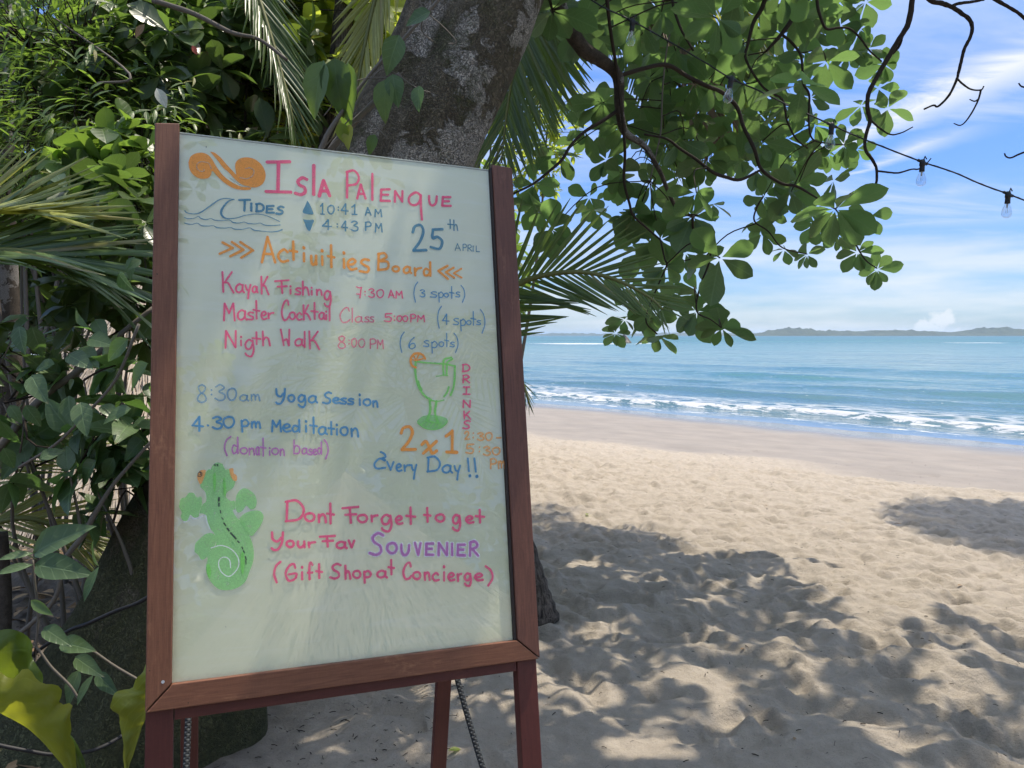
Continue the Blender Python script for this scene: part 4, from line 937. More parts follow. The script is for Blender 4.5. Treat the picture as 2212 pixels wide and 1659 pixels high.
ML = {
 'almond': leaf_material('almond_leaf', (0.034, 0.066, 0.030), (0.064, 0.112, 0.044), (0.22, 0.385, 0.10), 0.36, None, 0.42, 9, 0.6),
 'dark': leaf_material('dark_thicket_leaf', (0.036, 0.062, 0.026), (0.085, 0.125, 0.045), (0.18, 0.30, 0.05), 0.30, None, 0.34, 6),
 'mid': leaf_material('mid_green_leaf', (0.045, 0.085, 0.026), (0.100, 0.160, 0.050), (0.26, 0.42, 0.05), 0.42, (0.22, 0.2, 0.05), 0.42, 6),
 'bright': leaf_material('sunlit_leaf', (0.090, 0.150, 0.026), (0.170, 0.240, 0.050), (0.62, 0.72, 0.08), 0.40, (0.35, 0.3, 0.05), 0.50, 6),  # backlit look put into the colour: lighter, yellower leaf
 'vine': leaf_material('vine_leaf', (0.048, 0.085, 0.036), (0.090, 0.140, 0.058), (0.16, 0.32, 0.06), 0.38, None, 0.32, 5, 0.6),
 'palm': leaf_material('palm_leaflet', (0.038, 0.070, 0.026), (0.090, 0.140, 0.045), (0.22, 0.34, 0.05), 0.34, (0.20, 0.17, 0.07), 0.30, 1, 0.5),
 'palmyellow': leaf_material('yellowing_palm_leaflet', (0.150, 0.175, 0.045), (0.270, 0.290, 0.090), (0.50, 0.52, 0.10), 0.34, (0.34, 0.30, 0.12), 0.35, 1, 0.7),
 'palmdead': leaf_material('dry_palm_leaflet', (0.080, 0.055, 0.038), (0.190, 0.135, 0.090), (0.20, 0.13, 0.07), 0.7, None, 0.2, 1, 0.2),
 'fern': leaf_material('birds_nest_leaf', (0.140, 0.165, 0.018), (0.190, 0.215, 0.024), (0.42, 0.44, 0.03), 0.52, None, 0.50, 9, 0.6),
 'fern2': leaf_material('birds_nest_leaf_green', (0.045, 0.085, 0.012), (0.060, 0.105, 0.015), (0.22, 0.30, 0.02), 0.36, None, 0.40, 7, 0.25),
 'dry': leaf_material('dry_leaf', (0.12, 0.07, 0.035), (0.30, 0.20, 0.11), (0.2, 0.12, 0.05), 0.8, None, 0.15, 6, 0.3),
}
TEMPL = {'almond': leaf_template('obovate', 9, 0.10, 0.10, 0.008, 3), 'broad': leaf_template('obovate', 7, 0.14, 0.16, 0.008, 5), 'ovate': leaf_template('ovate', 8, 0.14, 0.22, 0.012, 2),
         'ellip': leaf_template('elliptic', 5, 0.15, 0.20), 'lance': leaf_template('lance', 4, 0.15, 0.25), 'ellip_lo': leaf_template('elliptic', 3, 0.15, 0.20), 'broad_lo': leaf_template('obovate', 4, 0.12, 0.15)}
LEAFMESH = {}
def leafmesh(t, m):
    if (t, m) not in LEAFMESH:
        V, F, U = TEMPL[t]
        LEAFMESH[(t, m)] = mesh_np('leaf', V, F, ML[m], uv=U)
    return LEAFMESH[(t, m)]
def frame(pos, d, nrm, size, wid=1.0):
    """4x4: +Y along d, +Z towards nrm"""
    d = Vector(d).normalized(); n = Vector(nrm); x = d.cross(n)
    if x.length < 1e-4: x = d.orthogonal()
    x.normalize(); n = x.cross(d)
    return Matrix(((x.x * size * wid, d.x * size, n.x * size, pos[0]), (x.y * size * wid, d.y * size, n.y * size, pos[1]), (x.z * size * wid, d.z * size, n.z * size, pos[2]), (0, 0, 0, 1)))
def rv(s=1.0): return Vector((random.gauss(0, s), random.gauss(0, s), random.gauss(0, s)))
def bake(mats, tname):
    V, F, U = TEMPL[tname]
    M = np.array([[list(r) for r in m] for m in mats])
    W = np.einsum('nij,kj->nki', M[:, :3, :3], V) + M[:, None, :3, 3]
    n, kk = len(M), len(V)
    FF = (F[None] + (np.arange(n) * kk)[:, None, None]).reshape(-1, F.shape[1])
    return W.reshape(-1, 3), FF, np.tile(U, (n, 1))
def leaves_to(parent, mats, tname, mname, limit=300, partname='leaf', stuffname='foliage', lo=None):
    """the leaves that show largest become parts, the rest one part of kind stuff"""
    if not mats: return
    P = np.array([[m[0][3], m[1][3], m[2][3]] for m in mats]); sz = np.array([math.sqrt(m[0][1] ** 2 + m[1][1] ** 2 + m[2][1] ** 2) for m in mats])
    x, y, d = proj(P)
    vis = (d > 0.3) & (x > -30) & (x < 2240) & (y > -30) & (y < 1690)
    hid = (x > 340) & (x < 1100) & (y > 300) & (y < 1530) & (d > 1.6)      # behind the board
    score = np.where(vis & ~hid, sz / np.maximum(d, 0.3), -1)
    order = np.argsort(-score)
    big = [i for i in order[:limit] if score[i] > 0]
    me = leafmesh(tname, mname)
    for i in big:
        o = bpy.data.objects.new(partname, me); COL.objects.link(o)
        o.parent = parent; o.matrix_parent_inverse = WINV.get(parent.name, Matrix.Identity(4))
        o.matrix_basis = mats[i]
    bs = set(big); rest = [mats[i] for i in range(len(mats)) if i not in bs]
    if rest:
        V, F, U = bake(rest, lo or tname)
        link(stuffname, mesh_np(stuffname, V, F, ML[mname], uv=U), parent, kind='stuff')
# ---------------------------------------------------------------- bark
def bark_mat(name, c0, c1, lichen=0.0, moss=0.0, scale=1.0, lich_col=(0.42, 0.385, 0.335)):
    m_, nt = new_mat(name); k = NT(nt); P = k.obj(); uv = k.n('ShaderNodeUVMap').outputs[0]
    n1 = k.noise(9 * scale, 6, 0.65, P, 0.4); n2 = k.noise(55 * scale, 5, 0.7, P)
    cr = k.n('ShaderNodeTexVoronoi', {'Scale': 75.0 * scale, 'Randomness': 1.0, 'Vector': k.mix(0.22, k.map(P, (1, 1, .55)), k.n('ShaderNodeTexNoise', {'Scale': 14.0, 'Detail': 5.0, 'Vector': P}).outputs['Color'])}, feature='DISTANCE_TO_EDGE').outputs['Distance']
    crack = k.m('SUBTRACT', 1.0, k.m('MULTIPLY', cr, 7.0), clamp=True)
    col = k.ramp(n1, [(0.3, c0), (0.7, c1)])
    strk = k.noise(30 * scale, 5, 0.7, k.map(uv, (2.2, 0.35, 1)), 0.5); col = k.mix(0.5, col, k.ramp(strk, [(0.3, (0.55, 0.53, 0.5)), (0.7, (1.3, 1.28, 1.25))]), 'MULTIPLY')
    col = k.mix(0.6, col, k.ramp(n2, [(0.25, (0.55, 0.55, 0.55)), (0.75, (1.35, 1.35, 1.35))]), 'MULTIPLY')
    h = k.m('ADD', k.m('MULTIPLY', n2, 0.5), k.m('MULTIPLY', n1, 0.8))
    if lichen:
        big = k.noise(3.3, 3, 0.5, P); edge = k.noise(17, 5, 0.7, P, 0.6)
        lm = k.m('ADD', k.m('MULTIPLY', big, 1.0), k.m('MULTIPLY', edge, 0.55))
        lm = k.m('MULTIPLY', k.m('SUBTRACT', lm, 0.905 - lichen * 0.12), 34, clamp=True)
        hz = k.n('ShaderNodeSeparateXYZ', {0: P}).outputs[2]; lm = k.m('MULTIPLY', lm, k.m('MULTIPLY', k.m('SUBTRACT', hz, 1.2), 2.5, clamp=True))
        sep = k.n('ShaderNodeSeparateXYZ', {0: k.n('ShaderNodeNewGeometry').outputs['Normal']})
        side = k.m('MULTIPLY', k.m('ADD', sep.outputs[0], 0.25), 3.0, clamp=True)
        lm = k.m('MULTIPLY', lm, side)
        lc = k.mix(k.m('MULTIPLY', crack, 0.75), lich_col, [c * 0.42 for c in lich_col])
        col = k.mix(lm, col, lc)
        h = k.m('ADD', h, k.m('MULTIPLY', lm, 0.5))
    h = k.m('SUBTRACT', h, k.m('MULTIPLY', crack, 0.5)); col = k.mix(k.m('MULTIPLY', crack, 0.45), col, [c * 0.4 for c in c0])
    if moss:
        lowz = k.m('MULTIPLY', k.m('SUBTRACT', 1.5, k.n('ShaderNodeSeparateXYZ', {0: P}).outputs[2]), 0.22, clamp=True)
        mm = k.m('MULTIPLY', k.m('SUBTRACT', k.m('ADD', k.noise(7, 6, 0.75, P), lowz), 0.62 - moss * 0.2), 7, clamp=True)
        col = k.mix(k.m('MULTIPLY', mm, 0.7), col, k.ramp(n2, [(0.3, (0.030, 0.038, 0.012)), (0.7, (0.085, 0.095, 0.030))]))
        fl = k.m('MULTIPLY', k.m('SUBTRACT', k.noise(70, 3, 0.8, k.map(P, (1, 1, 0.35))), 0.68), 12, clamp=True)
        col = k.mix(k.m('MULTIPLY', fl, 0.6), col, (0.30, 0.27, 0.18))
    k.out(k.bsdf(col, 0.9, k.bump(h, 1.0, 0.022 / scale ** 0.5), 0.25))
    return m_
M_BARK = bark_mat('almond_bark', (0.100, 0.084, 0.056), (0.195, 0.165, 0.115), 1.0, 0.5)
M_BRANCH = bark_mat('branch_bark', (0.075, 0.060, 0.045), (0.17, 0.14, 0.11), 0.8, 0.0, 2.5, (0.42, 0.39, 0.35))
M_TWIG = simple('dark_twig', (0.040, 0.030, 0.022), 0.85, 0.2, 60, 0.5, 0.5)
M_TWIG2 = simple('grey_twig', (0.16, 0.14, 0.115), 0.85, 0.2, 60, 0.5, 0.5)
def palm_bark():
    m_, nt = new_mat('palm_bark'); k = NT(nt); P = k.obj(); uv = k.n('ShaderNodeUVMap').outputs[0]
    f = k.noise(14, 6, 0.7, k.map(P, (3.2, 3.2, 0.45)), 1.2); g = k.noise(60, 4, 0.7, k.map(P, (1.6, 1.6, .5)))
    ring = k.n('ShaderNodeTexWave', {'Scale': 5.0, 'Distortion': 3.0, 'Detail': 3.0, 'Vector': P}, bands_direction='Z').outputs['Fac']
    col = k.ramp(f, [(0.38, (0.040, 0.033, 0.028)), (0.62, (0.165, 0.135, 0.110))])
    col = k.mix(0.5, col, k.ramp(g, [(.3, (.5, .5, .5)), (.7, (1.5, 1.45, 1.4))]), 'MULTIPLY')
    h = k.m('ADD', k.m('ADD', f, k.m('MULTIPLY', g, .4)), k.m('MULTIPLY', ring, .35))
    k.out(k.bsdf(col, .92, k.bump(h, 1.0, .02), .15)); return m_
M_PALMTRUNK = palm_bark()

# ---------------------------------------------------------------- the leaning almond tree
TREE = thing('almond_tree', 'big leaning tree behind the board with lichen-patched trunk and broad leaves hanging over the beach', 'tree', (-1.1, 2.9, 0), None)
def big_trunk():
    spec = [(1150, -420, 3.55, .25), (1100, -180, 3.35, .235), (1035, 0, 3.2, .236), (960, 170, 3.13, .24), (880, 340, 3.07, .252), (770, 560, 3.02, .262), (640, 800, 3.0, .275), (520, 1040, 2.98, .30), (430, 1260, 2.95, .335), (375, 1420, 2.93, .38), (330, 1560, 2.92, .46), (310, 1640, 2.9, .60)]
    P = smooth_path([(*at(x, y, d), r) for x, y, d, r in spec], 9)
    seg = 72; n = len(P)
    V = []; U = []
    ang = np.linspace(0, 2 * math.pi, seg, endpoint=False)
    ln = 0
    for i in range(n):
        p = Vector(P[i, :3]); t = (Vector(P[min(i + 1, n - 1), :3]) - Vector(P[max(i - 1, 0), :3])).normalized()
        a = t.cross(Vector((0, 1, 0))).normalized(); b = a.cross(t).normalized()
        if i: ln += (Vector(P[i, :3]) - Vector(P[i - 1, :3])).length
        f = i / n
        low = max(0, (f - 0.62) / 0.38)
        for j, th in enumerate(ang):
            lob = 0.055 * math.cos(3 * th + 1.0 + f * 2.2) + 0.030 * math.cos(5 * th - 0.7 + f * 3)
            groove = -0.07 * math.exp(-((math.cos(th - 4.4) - 1) / 0.02) ** 2)
            root = low ** 2 * (0.20 * max(0, math.cos(4 * th + 0.6)) ** 2 + 0.12 * math.cos(2 * th))
            nn = float(pnoise(np.array(math.cos(th) * 2 + 5), np.array(math.sin(th) * 2 + ln * 2.2))) * 0.05 + float(pnoise(np.array(math.cos(th) * 6 + 5), np.array(math.sin(th) * 6 + ln * 7))) * 0.018
            r = P[i, 3] * (1 + lob + groove + root + nn)
            V.append(p + a * math.cos(th) * r + b * math.sin(th) * r); U.append((j / seg, ln))
    F = [(i * seg + j, (i + 1) * seg + j, (i + 1) * seg + (j + 1) % seg, i * seg + (j + 1) % seg) for i in range(n - 1) for j in range(seg)]
    F = [f[::-1] for f in F]
    link('trunk', mesh_np('trunk', V, F, M_BARK, uv=U), TREE)
big_trunk()
BR = []   # branch paths (n,4) world + radius, for hanging twigs from
def branch(pix, mat=M_TWIG, name='branch', seg=7, n=5, rough=0.0):
    P = smooth_path([(*at(x, y, d), r) for x, y, d, r in pix], n)
    mb = MB(); tube(mb, P[:, :3], list(P[:, 3] * .82), seg, rough=rough); mb.build(name, mat, TREE)
    BR.append(P)
branch([(1120, -260, 3.4, .075), (1170, -90, 3.5, .058), (1200, 0, 3.55, .050), (1228, 58, 3.6, .046), (1262, 108, 3.65, .043), (1300, 132, 3.7, .038), (1334, 165, 3.75, .033), (1338, 235, 3.8, .028), (1350, 285, 3.85, .024), (1392, 315, 3.9, .018), (1425, 370, 3.95, .014), (1446, 420, 4.0, .012), (1466, 455, 4.05, .011), (1500, 468, 4.1, .009)], M_BRANCH, rough=0.12, seg=10)
branch([(1334, 165, 3.75, .014), (1390, 148, 3.8, .013), (1440, 140, 3.85, .013), (1485, 165, 3.9, .013), (1525, 185, 3.9, .013), (1560, 200, 3.95, .013), (1592, 232, 4.0, .013), (1606, 274, 4.0, .012), (1629, 321, 4.0, .012), (1645, 366, 4.05, .011), (1688, 396, 4.1, .010), (1720, 402, 4.1, .009), (1760, 425, 4.15, .006), (1805, 452, 4.2, .005)], M_TWIG)
branch([(1645, 366, 4.05, .007), (1600, 388, 4.0, .010), (1570, 383, 3.95, .011), (1540, 372, 3.9, .011), (1505, 345, 3.9, .010), (1470, 322, 3.9, .009), (1440, 300, 3.9, .008), (1392, 290, 3.88, .007)], M_TWIG)
branch([(1305, -60, 3.5, .012), (1318, 60, 3.6, .010), (1332, 150, 3.7, .010), (1345, 260, 3.75, .009), (1350, 330, 3.8, .009), (1348, 390, 3.85, .009), (1360, 440, 3.9, .008), (1368, 465, 3.9, .008), (1400, 495, 4.0, .007), (1427, 518, 4.0, .006)], M_TWIG)
branch([(1760, -120, 4.6, .03), (1735, 0, 4.6, .022), (1712, 40, 4.6, .018), (1688, 74, 4.6, .015), (1655, 111, 4.6, .009)], M_TWIG)
branch([(1688, 74, 4.6, .010), (1708, 90, 4.6, .010), (1728, 115, 4.55, .009), (1733, 140, 4.5, .009), (1735, 180, 4.5, .009), (1748, 205, 4.5, .008), (1747, 260, 4.5, .007), (1755, 300, 4.5, .006), (1790, 310, 4.5, .005), (1824, 313, 4.5, .004)], M_TWIG)
branch([(1670, -120, 4.4, .02), (1652, 0, 4.4, .016), (1628, 48, 4.4, .014), (1616, 95, 4.4, .011), (1612, 130, 4.4, .009), (1650, 190, 4.4, .008), (1690, 215, 4.4, .008), (1700, 260, 4.4, .007), (1720, 300, 4.4, .006), (1745, 320, 4.4, .005)], M_TWIG)
branch([(1766, -80, 4.3, .012), (1765, 0, 4.3, .011), (1772, 35, 4.3, .010), (1785, 62, 4.3, .009), (1810, 60, 4.3, .008), (1835, 62, 4.3, .007), (1858, 82, 4.3, .007), (1877, 108, 4.3, .006), (1905, 133, 4.3, .005)], M_TWIG)
branch([(1440, -100, 3.9, .010), (1452, 0, 3.9, .009), (1470, 60, 3.9, .008), (1498, 110, 3.9, .006)], M_TWIG)
branch([(1455, 30, 4.6, .006), (1440, 110, 4.6, .006), (1431, 200, 4.6, .006), (1428, 280, 4.6, .006), (1418, 330, 4.6, .005), (1404, 390, 4.6, .005)], M_TWIG2, 'vine_stem')
branch([(1335, 238, 3.8, .012), (1300, 262, 3.75, .011), (1262, 285, 3.7, .010), (1232, 315, 3.65, .009), (1214, 345, 3.62, .009), (1180, 375, 3.58, .008), (1150, 398, 3.55, .007), (1110, 418, 3.5, .006)], M_TWIG)
branch([(1427, 518, 4.0, .006), (1436, 560, 4.0, .006), (1440, 574, 4.0, .006), (1420, 620, 4.05, .005), (1395, 690, 4.1, .005), (1420, 722, 4.1, .005)], M_TWIG)
branch([(1496, 467, 4.1, .009), (1500, 500, 4.15, .008), (1535, 548, 4.15, .007), (1512, 620, 4.2, .006), (1505, 672, 4.2, .006), (1535, 690, 4.25, .005), (1559, 708, 4.25, .005)], M_TWIG)
branch([(1649, 424, 4.3, .006), (1634, 450, 4.3, .006), (1630, 478, 4.3, .006), (1660, 500, 4.3, .005), (1690, 535, 4.3, .005), (1744, 549, 4.3, .004)], M_TWIG)
branch([(1805, 452, 4.2, .005), (1838, 498, 4.25, .006), (1850, 530, 4.3, .006), (1870, 562, 4.3, .005), (1895, 580, 4.3, .004)], M_TWIG)
Zb = lambda x, y: (1456 + x * .3418, y * .3418)
def bare(pts, r0, r1, d):
    n = len(pts)
    branch([(*Zb(x, y), d, r0 + (r1 - r0) * i / (n - 1)) for i, (x, y) in enumerate(pts)], M_TWIG, 'bare_branch', 7, 5, 0.25)
bare([(1530, -250), (1505, 0), (1480, 150), (1440, 220), (1350, 370), (1280, 490), (1228, 600), (1225, 700), (1240, 760), (1215, 850), (1208, 940), (1260, 1020), (1282, 1080), (1272, 1180), (1215, 1260)], .017, .006, 3.6)
bare([(1282, 1080), (1350, 1088), (1420, 1092), (1500, 1070), (1545, 1068), (1590, 1040), (1625, 1000)], .006, .003, 3.6)
bare([(1215, 1255), (1230, 1275), (1250, 1268)], .006, .004, 3.6)
bare([(1240, 755), (1300, 810), (1370, 850), (1440, 838), (1510, 802)], .006, .003, 3.6)
bare([(1440, 235), (1425, 290), (1385, 340)], .009, .005, 3.6)
bare([(1500, -120), (1620, 0), (1690, 20), (1750, 42), (1810, 80), (1868, 125), (1885, 180), (1870, 240), (1835, 310), (1815, 390), (1795, 470), (1788, 500), (1740, 600), (1670, 672), (1640, 665), (1580, 690)], .015, .005, 3.8)
bare([(1790, 498), (1830, 535), (1880, 565), (1940, 568), (1958, 545)], .006, .004, 3.8)
bare([(1940, 568), (1925, 625), (1895, 690), (1850, 760), (1810, 792), (1768, 780)], .006, .003, 3.8)
bare([(1925, 625), (1900, 640), (1868, 628)], .005, .003, 3.8)
bare([(1750, 40), (1800, 22), (1880, 12), (1960, -5)], .010, .008, 3.8)
bare([(2020, -10), (2080, 25), (2140, 60), (2180, 85), (2230, 130)], .011, .009, 3.9)
bare([(2230, 955), (2180, 975), (2130, 997), (2100, 990), (2088, 968)], .006, .004, 3.7)
bare([(2230, 555), (2195, 545), (2178, 525)], .005, .004, 3.7)
# ---- rosettes of leaves
ROS = [(1193, 21, 100), (1273, 8, 85), (1385, 55, 80), (1429, 25, 85), (1302, 222, 78), (1263, 281, 72), (1207, 336, 72), (1154, 397, 66), (1152, 445, 70), (1191, 494, 74), (1273, 426, 56), (1279, 453, 60), (1367, 463, 76), (1427, 518, 78), (1496, 467, 84),
 (1439, 574, 80), (1527, 344, 70), (1435, 322, 66), (1361, 618, 58), (1633, 365, 62), (1709, 414, 76), (1727, 392, 72), (1805, 451, 104), (1649, 424, 52), (1647, 504, 62), (1633, 476, 52), (1555, 557, 100), (1694, 539, 46), (1744, 549, 46), (1852, 545, 66), (1895, 582, 54), (1809, 508, 50), (1762, 484, 54),
 (1850, 322, 44), (1824, 313, 50), (1789, 332, 46), (1801, 389, 52), (1750, 336, 52), (1422, 630, 42), (1395, 689, 54), (1422, 725, 66), (1505, 672, 72), (1559, 708, 74), (1507, 628, 58), (1733, 182, 118), (1785, 133, 76), (1672, 131, 68), (1606, 182, 78), (1858, 62, 50), (1877, 105, 46), (1910, 139, 58), (1832, 117, 56), (1860, 228, 54), (1918, 234, 62), (1870, 4, 54),
 (1750, 211, 60), (1695, 211, 50), (1805, -5, 62), (1727, 25, 70), (1697, 74, 60), (1524, 109, 70), (1531, 172, 66), (1596, 246, 70), (1550, 40, 100), (1350, 120, 70), (1405, 165, 74), (1460, 110, 74), (1385, 225, 72), (1450, 215, 70), (1490, 250, 70), (1400, 280, 66), (1330, 300, 60), (1470, 380, 70), (1405, 400, 74), (1340, 395, 66), (1310, 345, 62), (1500, 180, 74), (1610, 80, 66), (1560, 130, 62), (1640, 25, 70), (1655, 260, 62), (1700, 300, 60), (1560, 290, 66), (1575, 345, 60), (1760, 270, 52), (1720, 350, 56), (1480, 545, 70), (1380, 545, 66), (1395, 655, 50), (1350, 690, 46), (1330, 720, 46), (1460, 640, 60), (1330, 205, 60), (1250, 60, 90), (1320, 5, 70), (1500, 20, 76), (1590, -10, 80), (1690, -15, 80), (1760, 65, 60), (1815, 55, 52), (1660, 175, 60), (1700, 130, 60), (1440, 460, 66), (1540, 440, 56), (1395, 350, 60), (1640, 315, 60), (1480, 310, 70)]
AL = []
def rosette(c, size, nlf=None, face=None, spread=0.5):
    """leaves radiating from a shoot tip"""
    tocam = (Vector((0, 0, CAMZ)) - c).normalized()
    ax = (tocam * 0.75 + Vector((0, 0, -0.35)) + rv(0.30)).normalized() if face is None else Vector(face).normalized()
    a = ax.orthogonal().normalized(); b = ax.cross(a)
    nlf = nlf or random.randint(5, 8); ph = random.random() * 6.28
    out = []
    for i in range(nlf):
        th = ph + 2 * math.pi * (i + random.uniform(-0.28, 0.28)) / nlf
        d = a * math.cos(th) + b * math.sin(th) + ax * random.uniform(-0.15, spread) + Vector((0, 0, -0.22))
        s = size * random.uniform(0.62, 1.12)
        out.append(frame(c + d.normalized() * 0.012, d, -ax * 1.0 + rv(0.25), s, random.uniform(0.85, 1.12)))
    return out
allB = np.vstack(BR)
def twig_to(c, mb, r=0.0035):
    """a curved shoot from the nearest, preferably higher, point of a branch"""
    d = np.linalg.norm(allB[:, :3] - np.array(c), axis=1) + np.where(allB[:, 2] < c.z, 0.12, 0)
    i = int(np.argmin(d)); p = Vector(allB[i, :3])
    if (p - c).length < 0.03 or (p - c).length > 0.75: return
    m = (p + c) / 2 + Vector((0, 0, 0.15 * (p - c).length)) + rv(0.02)
    tube(mb, smooth_path([(*p, max(r, min(.006, allB[i, 3] * .7))), (*m, r), (*c, r * 0.8)], 4)[:, :3], [max(r, 0.004), r, r, r, r, r, r, r, r][:9], 5)
twm = MB()
for (x, y, L) in ROS:
    d = min(max(0.215 * FL / L, 3.1), 6.2) + random.uniform(-0.15, 0.15)
    c = at(x, y, d)
    size = L * d / FL * 0.90
    AL += rosette(c, size)
    twig_to(c, twm)
    # a second whorl a little way down most shoots
    if random.random() < 0.25:
        c2 = c + rv(0.09) + Vector((0, 0.12, 0.08)); AL += rosette(c2, size * 0.85, 4); twig_to(c2, twm, 0.003)
# deeper layer of the same crown, behind the first
def inside(x, y, poly):
    ok = False; n = len(poly); j = n - 1
    for i in range(n):
        if (poly[i][1] > y) != (poly[j][1] > y) and x < (poly[j][0] - poly[i][0]) * (y - poly[i][1]) / (poly[j][1] - poly[i][1]) + poly[i][0]: ok = not ok
        j = i
    return ok
CROWN = [(1190, -60), (1860, -60), (1850, 40), (1800, 230), (1740, 330), (1690, 380), (1560, 400), (1540, 560), (1400, 600), (1340, 480), (1310, 380), (1340, 320), (1230, 110)]
cnt = 0
while cnt < 34:
    x = random.uniform(1150, 1900); y = random.uniform(-80, 620)
    if not inside(x, y, CROWN): continue
    d = random.uniform(4.6, 7.0); c = at(x, y, d); cnt += 1
    AL += rosette(c, random.uniform(0.17, 0.23), random.randint(4, 6)); 
    if cnt % 2: twig_to(c, twm, 0.004)
twm.build('twigs', M_TWIG, TREE, kind='stuff')
leaves_to(TREE, AL, 'almond', 'almond', 300)
# ---- the crown overhead, out of the picture above: it shades the board and dapples the sand
CAN = []; brm = MB()
rc = random.Random(11)
def canopy(n, fx, fy, fz, keep):
    k_ = 0
    while k_ < n:
        x, y, z = rc.uniform(*fx), rc.uniform(*fy), rc.uniform(*fz)
        if not keep(x, y, z): continue
        k_ += 1
        c = Vector((x, y, z))
        for m in rosette(c, rc.uniform(0.15, 0.21), rc.randint(4, 6), face=(rc.gauss(0, .45), rc.gauss(0, .45), -1), spread=0.2): CAN.append(m)
def keep_over(x, y, z):
    X, Y, D = proj(np.array([[x, y, z]]))
    if D[0] > 0.2 and -80 < X[0] < 2300 and Y[0] > -45: return False
    # the sun-side edge: where this clump's shade falls
    gx = x - z * SUN_DIR.x / SUN_DIR.z; gy = y - z * SUN_DIR.y / SUN_DIR.z
    edge = 7.0 - 1.0 * gx + 0.5 * math.sin(gx * 2.1) + 0.3 * math.sin(gx * 5.3)
    if gy > edge: return False
    fq = 2.7 if gy > 0 else 0.8; hole = float(pnoise(np.array(gx * fq + 3.1), np.array(gy * fq + 7.7)))
    dens = 0.35 + 0.65 * (gx < 1.2)
    if gy < 0: return gy > -4.5 and x > -1 and hole < -0.35
    if -1.9 < gx < 0.3 and gy < 2.1: return hole < -0.42
    if gx < -1.5: return False
    return hole < (-0.22 if gx < -1.0 else 0.12 if gx < 0.6 else 0.12)
canopy(1500, (-4.5, 5.9), (-3.5, 9.6), (4.3, 6.4), keep_over)
V, F, U = bake(CAN, 'broad_lo')
link('foliage', mesh_np('foliage', V, F, ML['almond'], uv=U), TREE, kind='stuff')
# limbs of the overhead crown
for k_ in range(9):
    a0 = at(1150, -420, 3.55); an = rc.uniform(0, 6.28); ln = rc.uniform(2.5, 5)
    e = Vector((a0.x + 0.6 + math.cos(an) * ln, a0.y + 0.8 + math.sin(an) * ln, rc.uniform(4.6, 5.8)))
    X, Y, D = proj(np.array([list(e)]))
    if D[0] > 0 and Y[0] > -60: e.z += (Y[0] + 120) / FL * D[0]
    m = (a0 + e) / 2 + Vector((0, 0, 0.7))
    P = smooth_path([(*a0, .10), (*m, .06), (*e, .02)], 8); tube(brm, P[:, :3], list(P[:, 3]), 8)
brm.build('limbs', M_BRANCH, TREE, kind='stuff')
# ---------------------------------------------------------------- palms
def leaflet_mesh(key, droop, mname, split=False):
    k_ = ('leaflet', key, mname)
    if k_ not in LEAFMESH:
        V = []; F = []; U = []; n = 6
        for i in range(n + 1):
            t = i / n; w = 0.030 * (math.sin(math.pi * min(1, t * 0.92 + 0.07)) ** 0.55) * (1 - 0.45 * t)
            z = -droop * t ** 2.2
            V += [(-w, t, z - w * 0.7), (0, t, z), (w, t, z - w * 0.7)]; U += [(0.5 - w * 6, t), (0.5, t), (0.5 + w * 6, t)]
        for i in range(n):
            a = i * 3; F += [(a, a + 1, a + 4, a + 3), (a + 1, a + 2, a + 5, a + 4)]
        TEMPL[key] = (np.array(V), np.array(F), np.array(U))
        LEAFMESH[k_] = mesh_np('leaflet', V, np.array(F), ML[mname], uv=np.array(U))
    return LEAFMESH[k_]
for i_, dr in enumerate((0.04, 0.16, 0.32)): leaflet_mesh('leaflet%d' % i_, dr, 'palm')
def rachis_mat(): pass
M_RACH = simple('palm_midrib', (0.16, 0.17, 0.05), 0.5, 0.4, 30, 0.2, 0.3)
M_RACHD = simple('dry_palm_midrib', (0.16, 0.11, 0.07), 0.8, 0.3, 30, 0.2, 0.3)
